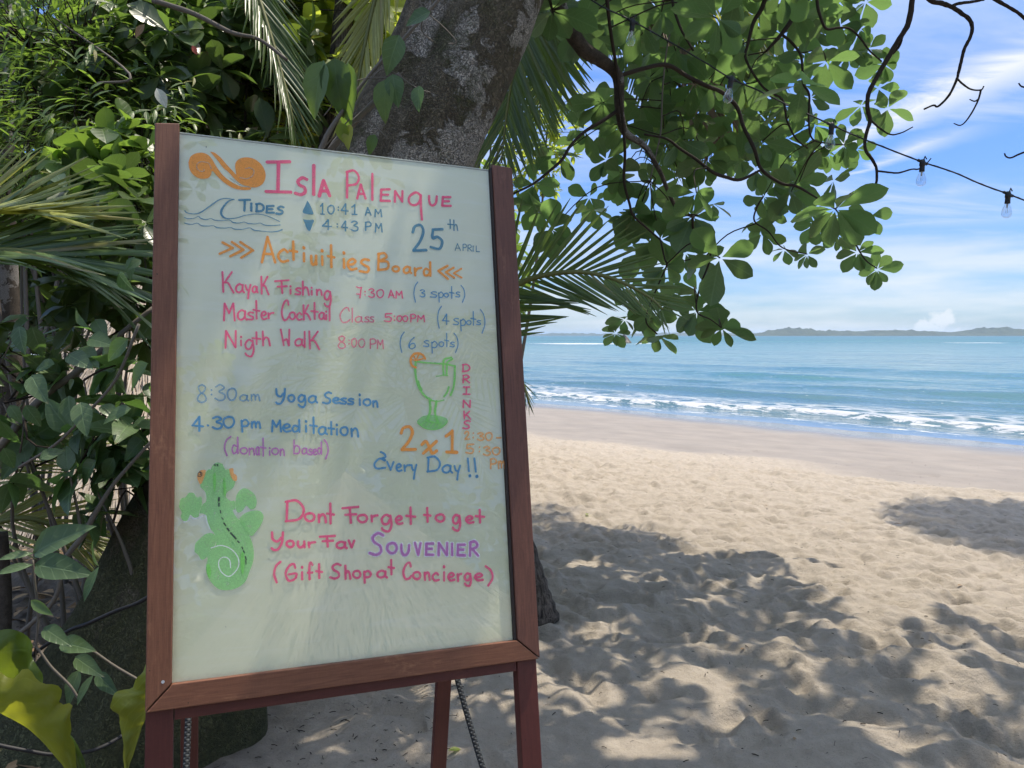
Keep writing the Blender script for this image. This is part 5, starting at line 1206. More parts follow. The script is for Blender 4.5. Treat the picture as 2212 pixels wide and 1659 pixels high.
def frond(parent, path, length, n=34, mname='palm', a0=62, a1=22, parts=False, updir=None, droop=1, width=1.0, r0=0.016, t0=0.05, gravity=0.25, sides=(1, -1), prof=None, lab=None):
    """path: world points of the midrib, base first; leaflets along both sides"""
    P = smooth_path(path, 8)
    mb = MB(); rad = [r0 * (1 - 0.85 * i / (len(P) - 1)) + 0.002 for i in range(len(P))]
    tube(mb, P[:, :3], rad, 6)
    fr = mb.build('frond', M_RACHD if mname == 'palmdead' else M_RACH, parent)
    if lab: fr['label'] = lab
    cum = np.append(0, np.cumsum(np.linalg.norm(np.diff(P[:, :3], axis=0), axis=1))); tot = cum[-1]
    mats = {0: [], 1: [], 2: []}
    up = Vector(updir) if updir else Vector((0, 0, 1))
    for i in range(n):
        t = t0 + (1 - t0) * (i + 0.5) / n
        p = Vector([np.interp(t * tot, cum, P[:, c]) for c in range(3)])
        q = Vector([np.interp(min(tot, t * tot + 0.02), cum, P[:, c]) for c in range(3)])
        q0 = Vector([np.interp(max(0, t * tot - 0.02), cum, P[:, c]) for c in range(3)])
        d = (q - q0).normalized()
        u = (up - d * up.dot(d)).normalized() if abs(up.dot(d)) < 0.98 else d.orthogonal().normalized()
        sd = d.cross(u)
        ang = math.radians(a0 + (a1 - a0) * t)
        for s in sides:
            L_ = length * ((math.sin(math.pi * min(1, 0.18 + 0.80 * t)) ** 0.6) if prof is None else np.interp(t, *prof)) * random.uniform(0.9, 1.06)
            dd = d * math.cos(ang) + sd * s * math.sin(ang) + u * random.uniform(0.05, 0.22) - Vector((0, 0, gravity)) + rv(0.035)
            nrm = u + sd * s * -0.3 + rv(0.12)
            k_ = min(2, max(0, droop + random.choice((-1, 0, 0, 1))))
            mats[k_].append(frame(p, dd, nrm, L_, width * random.uniform(0.85, 1.2)))
    for k_, M in mats.items():
        me = leaflet_mesh('leaflet%d' % k_, 0, mname)
        if parts:
            for m in M:
                o = bpy.data.objects.new('leaflet', me); COL.objects.link(o); o.parent = fr; o.matrix_basis = m
        elif M:
            V, F, U = bake(M, 'leaflet%d' % k_)
            link('leaflets', mesh_np('leaflets', V, F, ML[mname], uv=U), fr, kind='stuff')
    return fr
# the coconut palm half hidden behind the board and the leaning trunk
PALM = thing('coconut_palm', 'coconut palm behind the board, its foot just right of the frame', 'palm tree', tuple(at(1168, 1335, 4.1)))
def palm_trunk(parent, pix, mat):
    P = smooth_path([(*at(x, y, d), r) for x, y, d, r in pix], 8); rr = []
    for i in range(len(P)): rr.append(P[i, 3] * (1 + (0.05 if i % 2 else -0.02)))
    mb = MB(); tube(mb, P[:, :3], rr, 22, rough=0.04); mb.build('trunk', mat, parent)
palm_trunk(PALM, [(1166, 1350, 4.1, .115), (1140, 1250, 4.15, .095), (1095, 1080, 4.2, .085), (1040, 800, 4.4, .085), (1008, 500, 4.8, .085), (1012, 330, 5.1, .085), (1075, 150, 5.7, .085), (1185, 60, 6.2, .09), (1300, 18, 6.7, .12), (1335, -5, 6.8, .14)], M_PALMTRUNK)
A_ = lambda *q: [at(*p) for p in q]
frond(PALM, A_((1215, -120, 4.6), (1150, -20, 4.5), (1117, 113, 4.4), (1096, 230, 4.35), (1083, 352, 4.3)), 0.58, 46, 'palm', 48, 20, True, (0, -1, 0.2), 0, gravity=0.12)
frond(PALM, A_((1330, 0, 6.8), (1240, 20, 6.6), (1190, 80, 6.4), (1170, 190, 6.2), (1165, 260, 6.1)), 0.75, 40, 'palm', 60, 28, False, None, 1)
frond(PALM, A_((1340, 0, 6.8), (1420, 20, 6.7), (1490, 90, 6.6), (1525, 210, 6.5), (1540, 330, 6.4)), 0.85, 44, 'palmdead', 55, 28, False, (0, -.5, 1), 2, width=0.7, gravity=0.9, lab='dry brown frond hanging from the palm crown')
frond(PALM, A_((1340, 0, 6.8), (1385, 60, 6.7), (1420, 160, 6.6), (1440, 300, 6.4), (1447, 370, 6.3)), 0.6, 34, 'palm', 50, 25, False, (0, -1, .2), 2, gravity=0.5)
frond(PALM, A_((1340, -5, 6.8), (1430, -40, 6.9), (1560, -10, 6.9), (1640, 70, 6.8), (1670, 150, 6.7)), 0.8, 40, 'palmyellow', 58, 30, False, None, 2, gravity=0.6)
frond(PALM, A_((1340, -5, 6.8), (1500, 60, 7.0), (1590, 180, 7.2), (1620, 330, 7.2)), 0.8, 40, 'palm', 58, 30, False, None, 2, gravity=0.6)
frond(PALM, A_((1335, 0, 6.8), (1400, -120, 7.5), (1480, -200, 8.3), (1560, -180, 9.0)), 0.8, 40, 'palm', 60, 30, False, None, 1)
frond(PALM, A_((1335, 0, 6.8), (1300, -110, 6.3), (1220, -200, 5.8), (1130, -220, 5.2)), 0.8, 40, 'palm', 60, 30, False, None, 1)
# shaggy brown fibre at the crown
mb = MB()
for i in range(150):
    a = at(1335, 8, 6.75) + rv(0.07); b = a + Vector((random.gauss(0.1, .14), random.gauss(0, .1), -random.uniform(.1, .5)))
    tube(mb, [a, (a + b) / 2 + rv(.02), b], [.007, .005, .002], 4, cap=False)
mb.build('crown_fibre', M_RACHD, PALM, kind='stuff')
# the young palm behind the board whose frond arches out to the right
YP = thing('young_palm', 'young palm behind the board with one green frond arching out over the sea', 'palm tree', tuple(at(900, 1400, 3.7) * 1))
palm_trunk(YP, [(905, 1385, 3.75, .07), (915, 1200, 3.7, .05), (930, 1000, 3.6, .03)], M_PALMTRUNK)
frond(YP, A_((930, 1010, 3.6), (985, 780, 3.5), (1060, 655, 3.4), (1128, 610, 3.35), (1190, 592, 3.3), (1260, 588, 3.25), (1330, 604, 3.2), (1400, 640, 3.15), (1432, 668, 3.1)), 0.43, 38, 'palm', 62, 20, True, (0.0, -1, 0.25), 0, width=0.95, gravity=0.06, t0=0.35, prof=([0, .35, .5, .7, .85, 1], [1, 1, 1, .85, .6, .35]))
frond(YP, A_((930, 1010, 3.6), (900, 760, 3.7), (860, 600, 3.8), (800, 560, 3.9)), 0.45, 26, 'palm', 60, 20, False, None, 1)
frond(YP, A_((930, 1010, 3.6), (1010, 860, 3.6), (1075, 800, 3.55), (1122, 815, 3.5), (1146, 880, 3.45)), 0.22, 24, 'palm', 50, 20, False, None, 2, gravity=0.9)
# fronds at the left edge and the tall ones behind the leaning trunk
LP = thing('palm_clump', 'low palm at the left edge, pale sunlit fronds fanning across the dark thicket', 'palm tree', (-3.6, 3.6, 0))
frond(LP, A_((-420, 700, 3.3), (-250, 560, 3.1), (-120, 480, 3.0), (0, 448, 2.95), (70, 452, 2.9), (120, 462, 2.88)), 0.52, 44, 'palmyellow', 44, 8, True, (0, -.7, .7), 0, width=1.05, gravity=0.02, t0=0.2, prof=([0, .5, 1], [.8, 1, .75]), lab='bright yellowish frond fanning in from the left edge')
frond(LP, A_((-400, 760, 3.2), (-260, 640, 3.0), (-120, 560, 2.9), (10, 540, 2.85), (120, 556, 2.8), (190, 590, 2.78)), 0.62, 44, 'palm', 40, 8, True, (0, -.6, .8), 1, width=1.0, gravity=0.05, t0=0.2, prof=([0, .5, 1], [.8, 1, .75]))
frond(LP, A_((-200, 1180, 3.2), (-60, 1040, 3.3), (60, 980, 3.4), (160, 960, 3.5), (260, 1000, 3.6)), 0.4, 32, 'palmyellow', 50, 15, False, (0, -.6, .8), 1)
frond(LP, A_((-150, 1180, 3.0), (-40, 1140, 3.0), (60, 1120, 3.05), (170, 1160, 3.1), (240, 1200, 3.1)), 0.36, 28, 'palmyellow', 40, 12, False, (0, -.6, .8), 1)
frond(LP, A_((-200, 900, 3.8), (-60, 780, 4), (80, 740, 4.2), (180, 760, 4.4)), 0.5, 30, 'palm', 50, 15, False, None, 1)
TP = thing('tall_palm', 'palm left of the leaning trunk with long fronds hanging in front of the thicket', 'palm tree', tuple(at(640, 1250, 4.6)))
palm_trunk(TP, [(700, 1290, 4.5, .09), (690, 900, 4.6, .07), (690, 500, 4.8, .06), (735, 100, 5.0, .06), (760, -200, 5.2, .06)], M_PALMTRUNK)
frond(TP, A_((470, -260, 3.9), (520, -120, 3.85), (560, 0, 3.8), (600, 130, 3.75), (628, 240, 3.7), (640, 310, 3.7)), 0.42, 48, 'palm', 30, 10, True, (0.8, -.6, 0.1), 0, width=0.9, gravity=-0.05, sides=(1, -1), lab='long narrow frond hanging above the board')
frond(TP, A_((900, -260, 4.3), (850, -120, 4.25), (810, 0, 4.2), (780, 140, 4.15), (758, 280, 4.1), (745, 370, 4.1)), 0.42, 48, 'palmyellow', 26, 8, True, (0, -1, .1), 0, width=0.9, gravity=0.05, lab='yellow-green frond hanging beside the trunk')
frond(TP, A_((760, -200, 5.2), (640, -160, 5.4), (520, -60, 5.6), (440, 60, 5.7), (400, 190, 5.8)), 0.8, 40, 'palm', 55, 25, False, None, 1)
frond(TP, A_((760, -200, 5.2), (700, -100, 5.6), (690, 40, 6), (700, 200, 6.2)), 0.7, 40, 'palmyellow', 55, 25, False, None, 2)
# a palm standing off to the right: only its shade lies on the sand in view
SP = thing('shade_palm', 'tall palm whose crown shades the sand at the right edge', 'palm tree', (9.6, 8.6, -0.2))
mb = MB(); P = smooth_path([(9.6, 8.6, -.3), (9.3, 8.8, 3.5), (8.8, 9.0, 7), (8.4, 9.1, 9.0)], 6); tube(mb, P, [.17 - .06 * i / len(P) for i in range(len(P))], 12); mb.build('trunk', M_PALMTRUNK, SP)
for i in range(20):
    a = 2 * math.pi * i / 20 + 0.2; c, s = math.cos(a), math.sin(a); b = Vector((8.4, 9.1, 9.0)); L_ = 2.3
    frond(SP, [b, b + Vector((c * .9, s * .9, .5)), b + Vector((c * 1.7, s * 1.7, .35)), b + Vector((c * L_, s * L_, -.4))], 0.75, 26, 'palm', 60, 30, False, None, 1, width=2.6)

# ---------------------------------------------------------------- the thicket on the left
def shrub(name, label, cat, base, center, radii, nclump, per, leaf, lmat, lsize, stems=5, limit=300, seed=0, group=None, lo=None, kind='whorl', up=0.3, stemmat=None):
    """woody stems from the ground, shoots through an uneven volume, leaves on the shoots"""
    random.seed(seed); rr = random.Random(seed)
    T = thing(name, label, cat, tuple(base), group)
    c = Vector(center); mats = []; mb = MB(); mb2 = MB()
    mains = []
    for i in range(stems):
        e = c + Vector((rr.uniform(-.6, .6) * radii[0], rr.uniform(-.5, .5) * radii[1], rr.uniform(-.2, .7) * radii[2]))
        b = Vector(base) + Vector((rr.gauss(0, .12), rr.gauss(0, .12), -0.05))
        m = b.lerp(e, .5) + Vector((rr.gauss(0, .15), rr.gauss(0, .15), .1))
        P = smooth_path([(*b, .030), (*m, .018), (*e, .006)], 6); tube(mb, P[:, :3], list(P[:, 3] * (1.0 if 'tree' in name else 0.42)), 6); mains += [Vector(p[:3]) for p in P[4:]]
    M_ = np.array([list(p) for p in mains])
    for i in range(nclump):
        while True:
            q = Vector((rr.uniform(-1, 1), rr.uniform(-1, 1), rr.uniform(-1, 1)))
            if q.length < 1 and float(pnoise(np.array(q.x * 2.2 + seed), np.array(q.z * 2.2 + q.y * 1.5))) > -0.28: break
        p = c + Vector((q.x * radii[0], q.y * radii[1], q.z * radii[2]))
        if p.z < 0.03: continue
        out = (Vector((q.x, q.y * 1.0, q.z * .6 + up)) + rv(0.5)).normalized()
        j = int(np.argmin(np.linalg.norm(M_ - np.array(p), axis=1))); b = mains[j]
        if i % 2 == 0: tube(mb2, smooth_path([tuple(b), tuple((b + p) / 2 + rv(.05)), tuple(p)], 3)[:, :3], [.005, .0045, .004, .0035, .003, .0025, .002][:7], 4, cap=False)
        a = out.orthogonal().normalized(); bb = out.cross(a); ph = rr.random() * 6
        for k_ in range(per):
            if kind == 'whorl':
                th = ph + 2 * math.pi * k_ / per + rr.uniform(-.3, .3); d = a * math.cos(th) + bb * math.sin(th) + out * rr.uniform(.1, .7) + Vector((0, 0, -.25)); pos = p - out * rr.uniform(0, .04)
            else:      # two rows along a shoot
                s_ = 1 if k_ % 2 else -1; pos = p + out * (k_ * lsize * 0.28); d = a * s_ + out * .6 + Vector((0, 0, -.3)) + rv(.15)
            mats.append(frame(pos, d, Vector((0, 0, 1)) + out * .4 + rv(.35), lsize * rr.uniform(.65, 1.2), rr.uniform(.85, 1.15)))
    mb.build('stem', stemmat or M_TWIG2, T); mb2.build('twigs', M_TWIG, T, kind='stuff')
    leaves_to(T, mats, leaf, lmat, limit, lo=lo)
    return T
W = lambda x, y, d: at(x, y, d)
def G(x, d): p = at(x, 900, d); return (p.x, p.y, 0.0)
TH = 'shrubs and small trees of the thicket on the left'
# near, dark
shrub('small_leaved_shrub', 'fine-leaved shrub with narrow leaves filling the upper left corner', 'shrub', G(60, 4.6), W(100, 110, 4.6), (1.0, .7, 1.0), 560, 7, 'lance', 'mid', .105, 5, 300, 1, TH, kind='row')
shrub('small_leaved_shrub', 'fine-leaved shrub just above the pale fronds at the left edge', 'shrub', G(-60, 4.2), W(130, 330, 4.2), (.85, .55, .5), 330, 7, 'lance', 'mid', .095, 4, 300, 2, TH, kind='row')
shrub('broad_leaved_tree', 'small tree with dark glossy whorled leaves above the left corner of the board', 'tree', G(420, 5.2), W(420, 200, 4.9), (.95, .7, .75), 190, 7, 'broad', 'dark', .19, 4, 300, 3, TH, stemmat=M_BRANCH)
shrub('broad_leaved_tree', 'small tree with lime backlit leaves between the two hanging fronds', 'tree', G(690, 5.6), W(690, 90, 5.3), (.7, .7, .75), 130, 7, 'broad', 'bright', .21, 4, 300, 4, TH, stemmat=M_BRANCH)
shrub('glossy_shrub', 'shrub with broad glossy leaves just left of the board frame at mid height', 'shrub', G(300, 3.4), W(262, 560, 3.2), (.28, .3, .42), 42, 6, 'broad', 'dark', .15, 4, 300, 5, TH)
shrub('glossy_shrub', 'dark shrub with bright young leaves beside the left post of the board', 'shrub', G(240, 3.9), W(270, 420, 3.7), (.35, .3, .35), 55, 6, 'broad', 'mid', .15, 3, 300, 6, TH)
shrub('vine_shrub', 'sprawling shrub with large veined drooping leaves left of the board', 'shrub', G(150, 2.9), W(110, 930, 2.9), (.45, .35, .30), 16, 5, 'ovate', 'vine', .155, 5, 300, 7, TH)
shrub('vine_shrub', 'veined leaves crowding the left post of the board at knee height', 'shrub', G(260, 2.8), W(262, 960, 2.75), (.20, .25, .34), 18, 5, 'ovate', 'vine', .14, 4, 300, 8, TH)
shrub('vine_shrub', 'dark leafy mass at the left edge below the pale fronds', 'shrub', G(-60, 3.3), W(-30, 800, 3.4), (.45, .35, .30), 22, 5, 'ovate', 'dark', .15, 4, 300, 9, TH)
# middle distance
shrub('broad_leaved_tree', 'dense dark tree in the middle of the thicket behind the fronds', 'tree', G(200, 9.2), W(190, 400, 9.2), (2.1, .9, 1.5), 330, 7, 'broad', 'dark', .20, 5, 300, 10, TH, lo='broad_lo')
shrub('broad_leaved_tree', 'mid green tree behind the narrow hanging frond', 'tree', G(560, 10.5), W(560, 250, 10.5), (2.2, .9, 1.9), 300, 7, 'broad', 'mid', .20, 5, 300, 11, TH, lo='broad_lo')
shrub('small_leaved_tree', 'tall small-leaved tree reaching out of the picture at top left', 'tree', G(60, 8.5), W(40, 20, 8.2), (2.0, 1.2, 1.9), 700, 7, 'ellip', 'mid', .12, 5, 300, 12, TH, lo='ellip_lo')
shrub('thicket_shrub', 'dark undergrowth below the trees, left of the thatched hut', 'shrub', G(0, 9.6), W(60, 640, 9.6), (2.2, .6, 1.1), 240, 7, 'broad', 'dark', .18, 4, 300, 13, TH, lo='broad_lo')
# far, bright, with the sky coming through
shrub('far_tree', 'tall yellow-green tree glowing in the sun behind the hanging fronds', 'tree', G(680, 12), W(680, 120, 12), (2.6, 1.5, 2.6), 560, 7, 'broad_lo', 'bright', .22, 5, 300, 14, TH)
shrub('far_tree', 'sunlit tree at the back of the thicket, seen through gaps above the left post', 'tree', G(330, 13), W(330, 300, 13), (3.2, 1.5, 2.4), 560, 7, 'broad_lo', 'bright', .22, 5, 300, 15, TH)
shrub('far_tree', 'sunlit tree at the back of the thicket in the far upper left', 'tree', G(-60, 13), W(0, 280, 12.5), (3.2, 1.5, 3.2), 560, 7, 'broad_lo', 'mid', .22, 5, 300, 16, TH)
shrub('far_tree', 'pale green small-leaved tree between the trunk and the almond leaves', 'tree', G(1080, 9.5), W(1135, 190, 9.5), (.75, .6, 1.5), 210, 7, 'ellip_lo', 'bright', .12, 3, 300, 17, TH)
shrub('far_bush', 'low dark bush far behind the thatched hut', 'shrub', G(150, 14), W(150, 640, 14), (4.5, 1.4, 1.5), 600, 7, 'broad_lo', 'dark', .25, 5, 300, 18, TH)
shrub('far_bush', 'low bush closing the view behind the leaning trunk', 'shrub', G(800, 13), W(820, 560, 13), (2.6, 1.2, 2.4), 500, 7, 'broad_lo', 'mid', .25, 5, 300, 19, TH)
random.seed(99)
# thin trunks standing in the thicket
for lab, pix in (('slender pale trunk standing above the left half of the board', [(520, 420, 5.6, .05), (505, 330, 5.6, .04), (527, 230, 5.6, .035), (545, 130, 5.6, .03), (560, -60, 5.6, .03)]),
                 ('dark thin trunk at the left edge of the picture', [(8, 420, 6.0, .08), (12, 200, 6.0, .07), (0, -60, 6.0, .07)]),
                 ('upright dark stem at the lower left edge, behind the big leaves', [(8, 1460, 2.75, .022), (12, 1300, 2.8, .022), (4, 1150, 2.8, .02)])):
    b = at(*pix[0][:3]); pts = [(b.x, b.y, -0.05, pix[0][3] * 1.2)] + [(*at(x, y, d), r) for x, y, d, r in pix]
    T = thing('sapling', lab, 'tree', (b.x, b.y, 0))
    P = smooth_path(pts, 6); mb = MB(); tube(mb, P[:, :3], list(P[:, 3]), 9, rough=.08); mb.build('trunk', M_BRANCH, T)
# bare woody stems crossing the lower left
T = thing('woody_vine', 'grey woody stems climbing past the left side of the board', 'vine', (-1.9, 2.7, 0))
for pix in ([(330, 665, 2.95, .008), (250, 730, 2.9, .010), (170, 800, 2.85, .013), (90, 860, 2.8, .014), (20, 940, 2.75, .015), (-40, 1010, 2.7, .015)],
            [(330, 950, 2.6, .005), (250, 1040, 2.6, .007), (205, 1110, 2.6, .009), (178, 1160, 2.6, .010), (140, 1210, 2.6, .009), (120, 1290, 2.6, .008), (70, 1345, 2.6, .008), (0, 1400, 2.6, .008)],
            [(178, 1160, 2.6, .006), (165, 1090, 2.6, .005), (150, 1020, 2.6, .004)],
            [(210, 180, 3.8, .006), (280, 160, 3.8, .006), (120, 40, 4.2, .004)],
            [(330, 0, 3.6, .013), (420, 30, 3.6, .012), (500, 70, 3.6, .010), (560, 85, 3.6, .008), (620, 130, 3.6, .008)],
            [(560, 110, 5.7, .02), (640, 108, 5.7, .02), (720, 120, 5.7, .018), (790, 150, 5.7, .014)],
            [(1000, -60, 2.75, .006), (880, 75, 2.7, .006), (800, 160, 2.7, .006), (720, 270, 2.65, .008), (690, 330, 2.65, .010)],
            [(865, 160, 2.7, .009), (800, 230, 2.7, .011), (740, 290, 2.7, .012), (700, 345, 2.7, .012)]):
    P = smooth_path([(*at(x, y, d), r) for x, y, d, r in pix], 6); mb = MB(); tube(mb, P[:, :3], list(P[:, 3]), 7, rough=.15); mb.build('stem', M_TWIG2, T)
# climber tendril over the trunk with a few leaves
T = thing('climber', 'thin climber hanging across the leaning trunk with a few heart-shaped leaves', 'vine', tuple(at(940, 100, 2.7)))
mb = MB()
for pix in ([(905, -10), (915, 20), (960, 60), (985, 90), (968, 95)], [(930, 0), (910, 60), (935, 90)], [(690, 330), (760, 250), (800, 175), (835, 150), (900, 190), (930, 200)], [(700, 250), (760, 180), (830, 168), (865, 185)], [(700, 330), (780, 260), (840, 300)]):
    tube(mb, smooth_path([tuple(at(x, y, 2.66)) for x, y in pix], 6)[:, :3], .0022, 5)
mb.build('stem', M_TWIG2, T)
for x, y, an, L, mt in ((930, 25, 200, 60, 'vine'), (862, 75, 250, 85, 'vine'), (835, 170, 262, 90, 'mid'), (848, 160, 280, 70, 'vine'), (905, 185, 265, 55, 'vine'), (735, 265, 285, 50, 'bright'), (755, 268, 262, 55, 'bright'), (810, 290, 250, 45, 'mid'), (700, 130, 250, 120, 'mid'), (722, 125, 275, 120, 'dark'), (752, 135, 262, 140, 'mid')):
    c = at(x, y, 2.64); L_ = L * 2.64 / FL; a = math.radians(an)
    d = Vector((math.cos(a), random.uniform(-.3, .1), math.sin(a)))
    o = bpy.data.objects.new('leaf', leafmesh('ovate', mt)); COL.objects.link(o); o.parent = T; o.matrix_parent_inverse = WINV[T.name]; o.matrix_basis = frame(c, d, Vector((random.gauss(0, .4), -1, .4)), L_)
# large single leaves lower left, in front of the trunk (read off one by one)
T = thing('leafy_sapling', 'sapling with big veined leaves in front of the mossy tree base', 'plant', (-1.75, 2.45, 0))
mb = MB()
for pix in ([(40, 1560), (60, 1480), (75, 1420), (80, 1400), (110, 1440), (150, 1480), (170, 1510)], [(75, 1420), (82, 1330), (75, 1260), (70, 1210)], [(122, 1370), (190, 1400), (250, 1440), (320, 1480)]):
    tube(mb, smooth_path([tuple(at(x, y, 2.3)) for x, y in pix], 6)[:, :3], .004, 5)
mb.build('stem', M_TWIG2, T)
ZZ = lambda x, y: (x * .6463 / 1.8517, (2000 + y * .6463) / 1.8517)
for x, y, x2, y2, mt in ((205, 330, 495, 150, 'vine'), (215, 400, 520, 440, 'vine'), (205, 400, -20, 440, 'vine'), (205, 330, 0, 350, 'vine'), (612, 410, 535, 270, 'vine'), (612, 412, 500, 610, 'vine'), (270, 790, 410, 880, 'vine'), (375, 880, 550, 915, 'vine'), (465, 970, 610, 1075, 'vine'), (600, 1070, 705, 1200, 'vine'), (490, 1050, 400, 1270, 'vine'), (580, 1080, 460, 1255, 'vine'), (190, 620, 290, 700, 'mid')):
    a = ZZ(x, y); b = ZZ(x2, y2); d0 = 2.3 + random.uniform(-.08, .08)
    p = at(*a, d0); q = at(*b, d0 - .05); L_ = (q - p).length
    o = bpy.data.objects.new('leaf', leafmesh('ellip' if L_ < .1 else 'ovate', mt)); COL.objects.link(o); o.parent = T; o.matrix_parent_inverse = WINV[T.name]
    o.matrix_basis = frame(p, q - p, Vector((random.gauss(0, .25), -.8, .7)), L_ * 1.05, 0.72)
ZW = lambda x, y: (x * .3418, 513 + y * .3418)
T = thing('leafy_creeper', 'creeper with large dark veined leaves against the bright thatch, left of the board', 'plant', (-1.9, 2.6, 0))
mb = MB(); tube(mb, smooth_path([tuple(at(x, y, 2.55)) for x, y in ((300, 700), (250, 820), (180, 900), (120, 960), (40, 1010))], 6)[:, :3], .005, 6); mb.build('stem', M_TWIG2, T)
for x, y, x2, y2 in ((435, 1000, 430, 1180), (510, 1040, 530, 1230), (750, 820, 515, 985), (935, 795, 790, 950), (200, 870, 270, 1020), (60, 1060, 130, 1165), (160, 1060, 250, 1190), (345, 800, 205, 820), (640, 1060, 740, 1130), (580, 590, 480, 545), (830, 1080, 640, 1150), (925, 1130, 820, 1200), (745, 1210, 600, 1270), (930, 1250, 760, 1400), (700, 1350, 520, 1430), (610, 1410, 480, 1570), (720, 1390, 640, 1530), (250, 1400, 400, 1330), (0, 1150, 95, 1330), (20, 1330, 90, 1460), (0, 830, 45, 930), (500, 700, 600, 790), (430, 740, 560, 800), (810, 640, 660, 770), (180, 520, 20, 620), (200, 560, 260, 760), (120, 560, 130, 720), (850, 120, 800, 260), (890, 140, 810, 190), (750, 230, 810, 330), (480, 450, 520, 570), (600, 520, 660, 620), (470, 900, 420, 960), (560, 640, 690, 660)):
    d0 = 2.55 + random.uniform(-.15, .2); p = at(*ZW(x, y), d0); q = at(*ZW(x2, y2), d0 + random.uniform(-.08, .08)); L_ = (q - p).length
    o = bpy.data.objects.new('leaf', leafmesh('ovate', 'vine')); COL.objects.link(o); o.parent = T; o.matrix_parent_inverse = WINV[T.name]
    o.matrix_basis = frame(p, q - p, Vector((random.gauss(0, .35), -.8, .6)), L_ * 1.05, 0.95)
# ---- bird's nest fern with big yellow-green leaves
def strap_leaf(parent, edge1, edge2, d0, d1, mname, bulge=0.06, lab=None):
    """a broad leaf between two traced margins; the margins curl, the rib stands forward"""
    fx = lambda p: (p[0] * .28076, 1242.1 + p[1] * .28076)
    def res(E, n):
        Q = smooth_path([(*fx(p), 0) for p in E], 8)[:, :2]; c = np.append(0, np.cumsum(np.hypot(*np.diff(Q, axis=0).T))); t = np.linspace(0, c[-1], n)
        return np.stack([np.interp(t, c, Q[:, 0]), np.interp(t, c, Q[:, 1])], 1)
    n, m = 46, 11; A = res(edge1, n); B = res(edge2, n); V = []; U = []
    for i in range(n):
        for j in range(m):
            s = j / (m - 1); x = A[i] * (1 - s) + B[i] * s; d = d0 + (d1 - d0) * i / (n - 1)
            d += -bulge * math.sin(math.pi * s) + 0.014 * math.sin(i * 0.55) * (abs(s - .85)) + 0.003 * math.sin(i * 1.3 + j)
            V.append(at(x[0], x[1], d)); U.append((0.5 + (s - .93) * .5, i / n))
    F = np.array([(i * m + j, i * m + j + 1, (i + 1) * m + j + 1, (i + 1) * m + j) for i in range(n - 1) for j in range(m - 1)])
    o = link('leaf', mesh_np('leaf', V, F, ML[mname], uv=np.array(U)), parent)
    if lab: o['label'] = lab
T = thing('birds_nest_fern', "bird's nest fern with broad wavy yellow-green leaves in the lower left corner", 'fern', (-1.35, 1.7, 0))
strap_leaf(T, [(-420, 500), (-300, 420), (-150, 560), (0, 740), (60, 790), (120, 792), (160, 732), (230, 725), (272, 790), (330, 835), (420, 842), (470, 870), (477, 920), (455, 962), (470, 1000), (558, 985), (538, 1080), (550, 1180), (540, 1250), (575, 1300), (590, 1485), (640, 1700)],
           [(-420, 800), (-300, 860), (-150, 960), (0, 1062), (100, 1115), (200, 1172), (280, 1240), (340, 1300), (400, 1370), (450, 1430), (492, 1485), (560, 1700)], 1.78, 1.62, 'fern', 0.022, 'yellow-green wavy leaf')
strap_leaf(T, [(-200, 500), (0, 425), (100, 420), (200, 462), (250, 535), (243, 620), (285, 700), (332, 772), (325, 850), (360, 960), (420, 1100), (560, 1250), (640, 1400), (660, 1485), (690, 1700)],
           [(-200, 760), (-60, 780), (0, 800), (60, 860), (120, 900), (170, 930), (200, 960), (250, 1000), (300, 1050), (380, 1160), (480, 1260), (560, 1370), (600, 1485), (640, 1700)], 1.95, 1.85, 'fern2', 0.02, 'darker green leaf behind')
strap_leaf(T, [(1200, 560), (1130, 660), (1100, 745), (1045, 800), (1020, 868), (968, 880), (890, 900), (862, 960), (850, 1030), (915, 1075), (918, 1130), (930, 1200), (950, 1300), (945, 1400), (955, 1485), (950, 1700)],
           [(1330, 640), (1290, 720), (1250, 800), (1220, 860), (1190, 920), (1160, 980), (1140, 1050), (1120, 1110), (1095, 1160), (1070, 1240), (1045, 1320), (1020, 1400), (992, 1485), (985, 1700)], 1.85, 1.80, 'fern', 0.02, 'yellow-green leaf half behind the board post')
# ---- dry leaves hanging, cable, little weed
mb = MB(); tube(mb, smooth_path([tuple(at(x, y, d)) for x, y, d in ((400, 1235, 2.4), (310, 1296, 2.42), (250, 1320, 2.44), (190, 1347, 2.47), (150, 1362, 2.5), (90, 1400, 2.7), (40, 1440, 2.9))], 6)[:, :3], .0065, 8)
mb.build('cable', simple('black_cable', (.015, .015, .016), .6, .4), None, label='black cable running up across the mossy tree base', category='cable')
mb = MB(); tube(mb, smooth_path([tuple(at(x, y, d)) for x, y, d in ((-60, 1595, 2.1), (0, 1610, 2.1), (60, 1622, 2.12), (118, 1630, 2.15), (197, 1622, 2.2), (258, 1593, 2.3), (300, 1560, 2.4))], 6)[:, :3], .0055, 8)
mb.build('cable', bpy.data.materials['black_cable'], None, label='black cable looping low behind the fern leaves', category='cable')

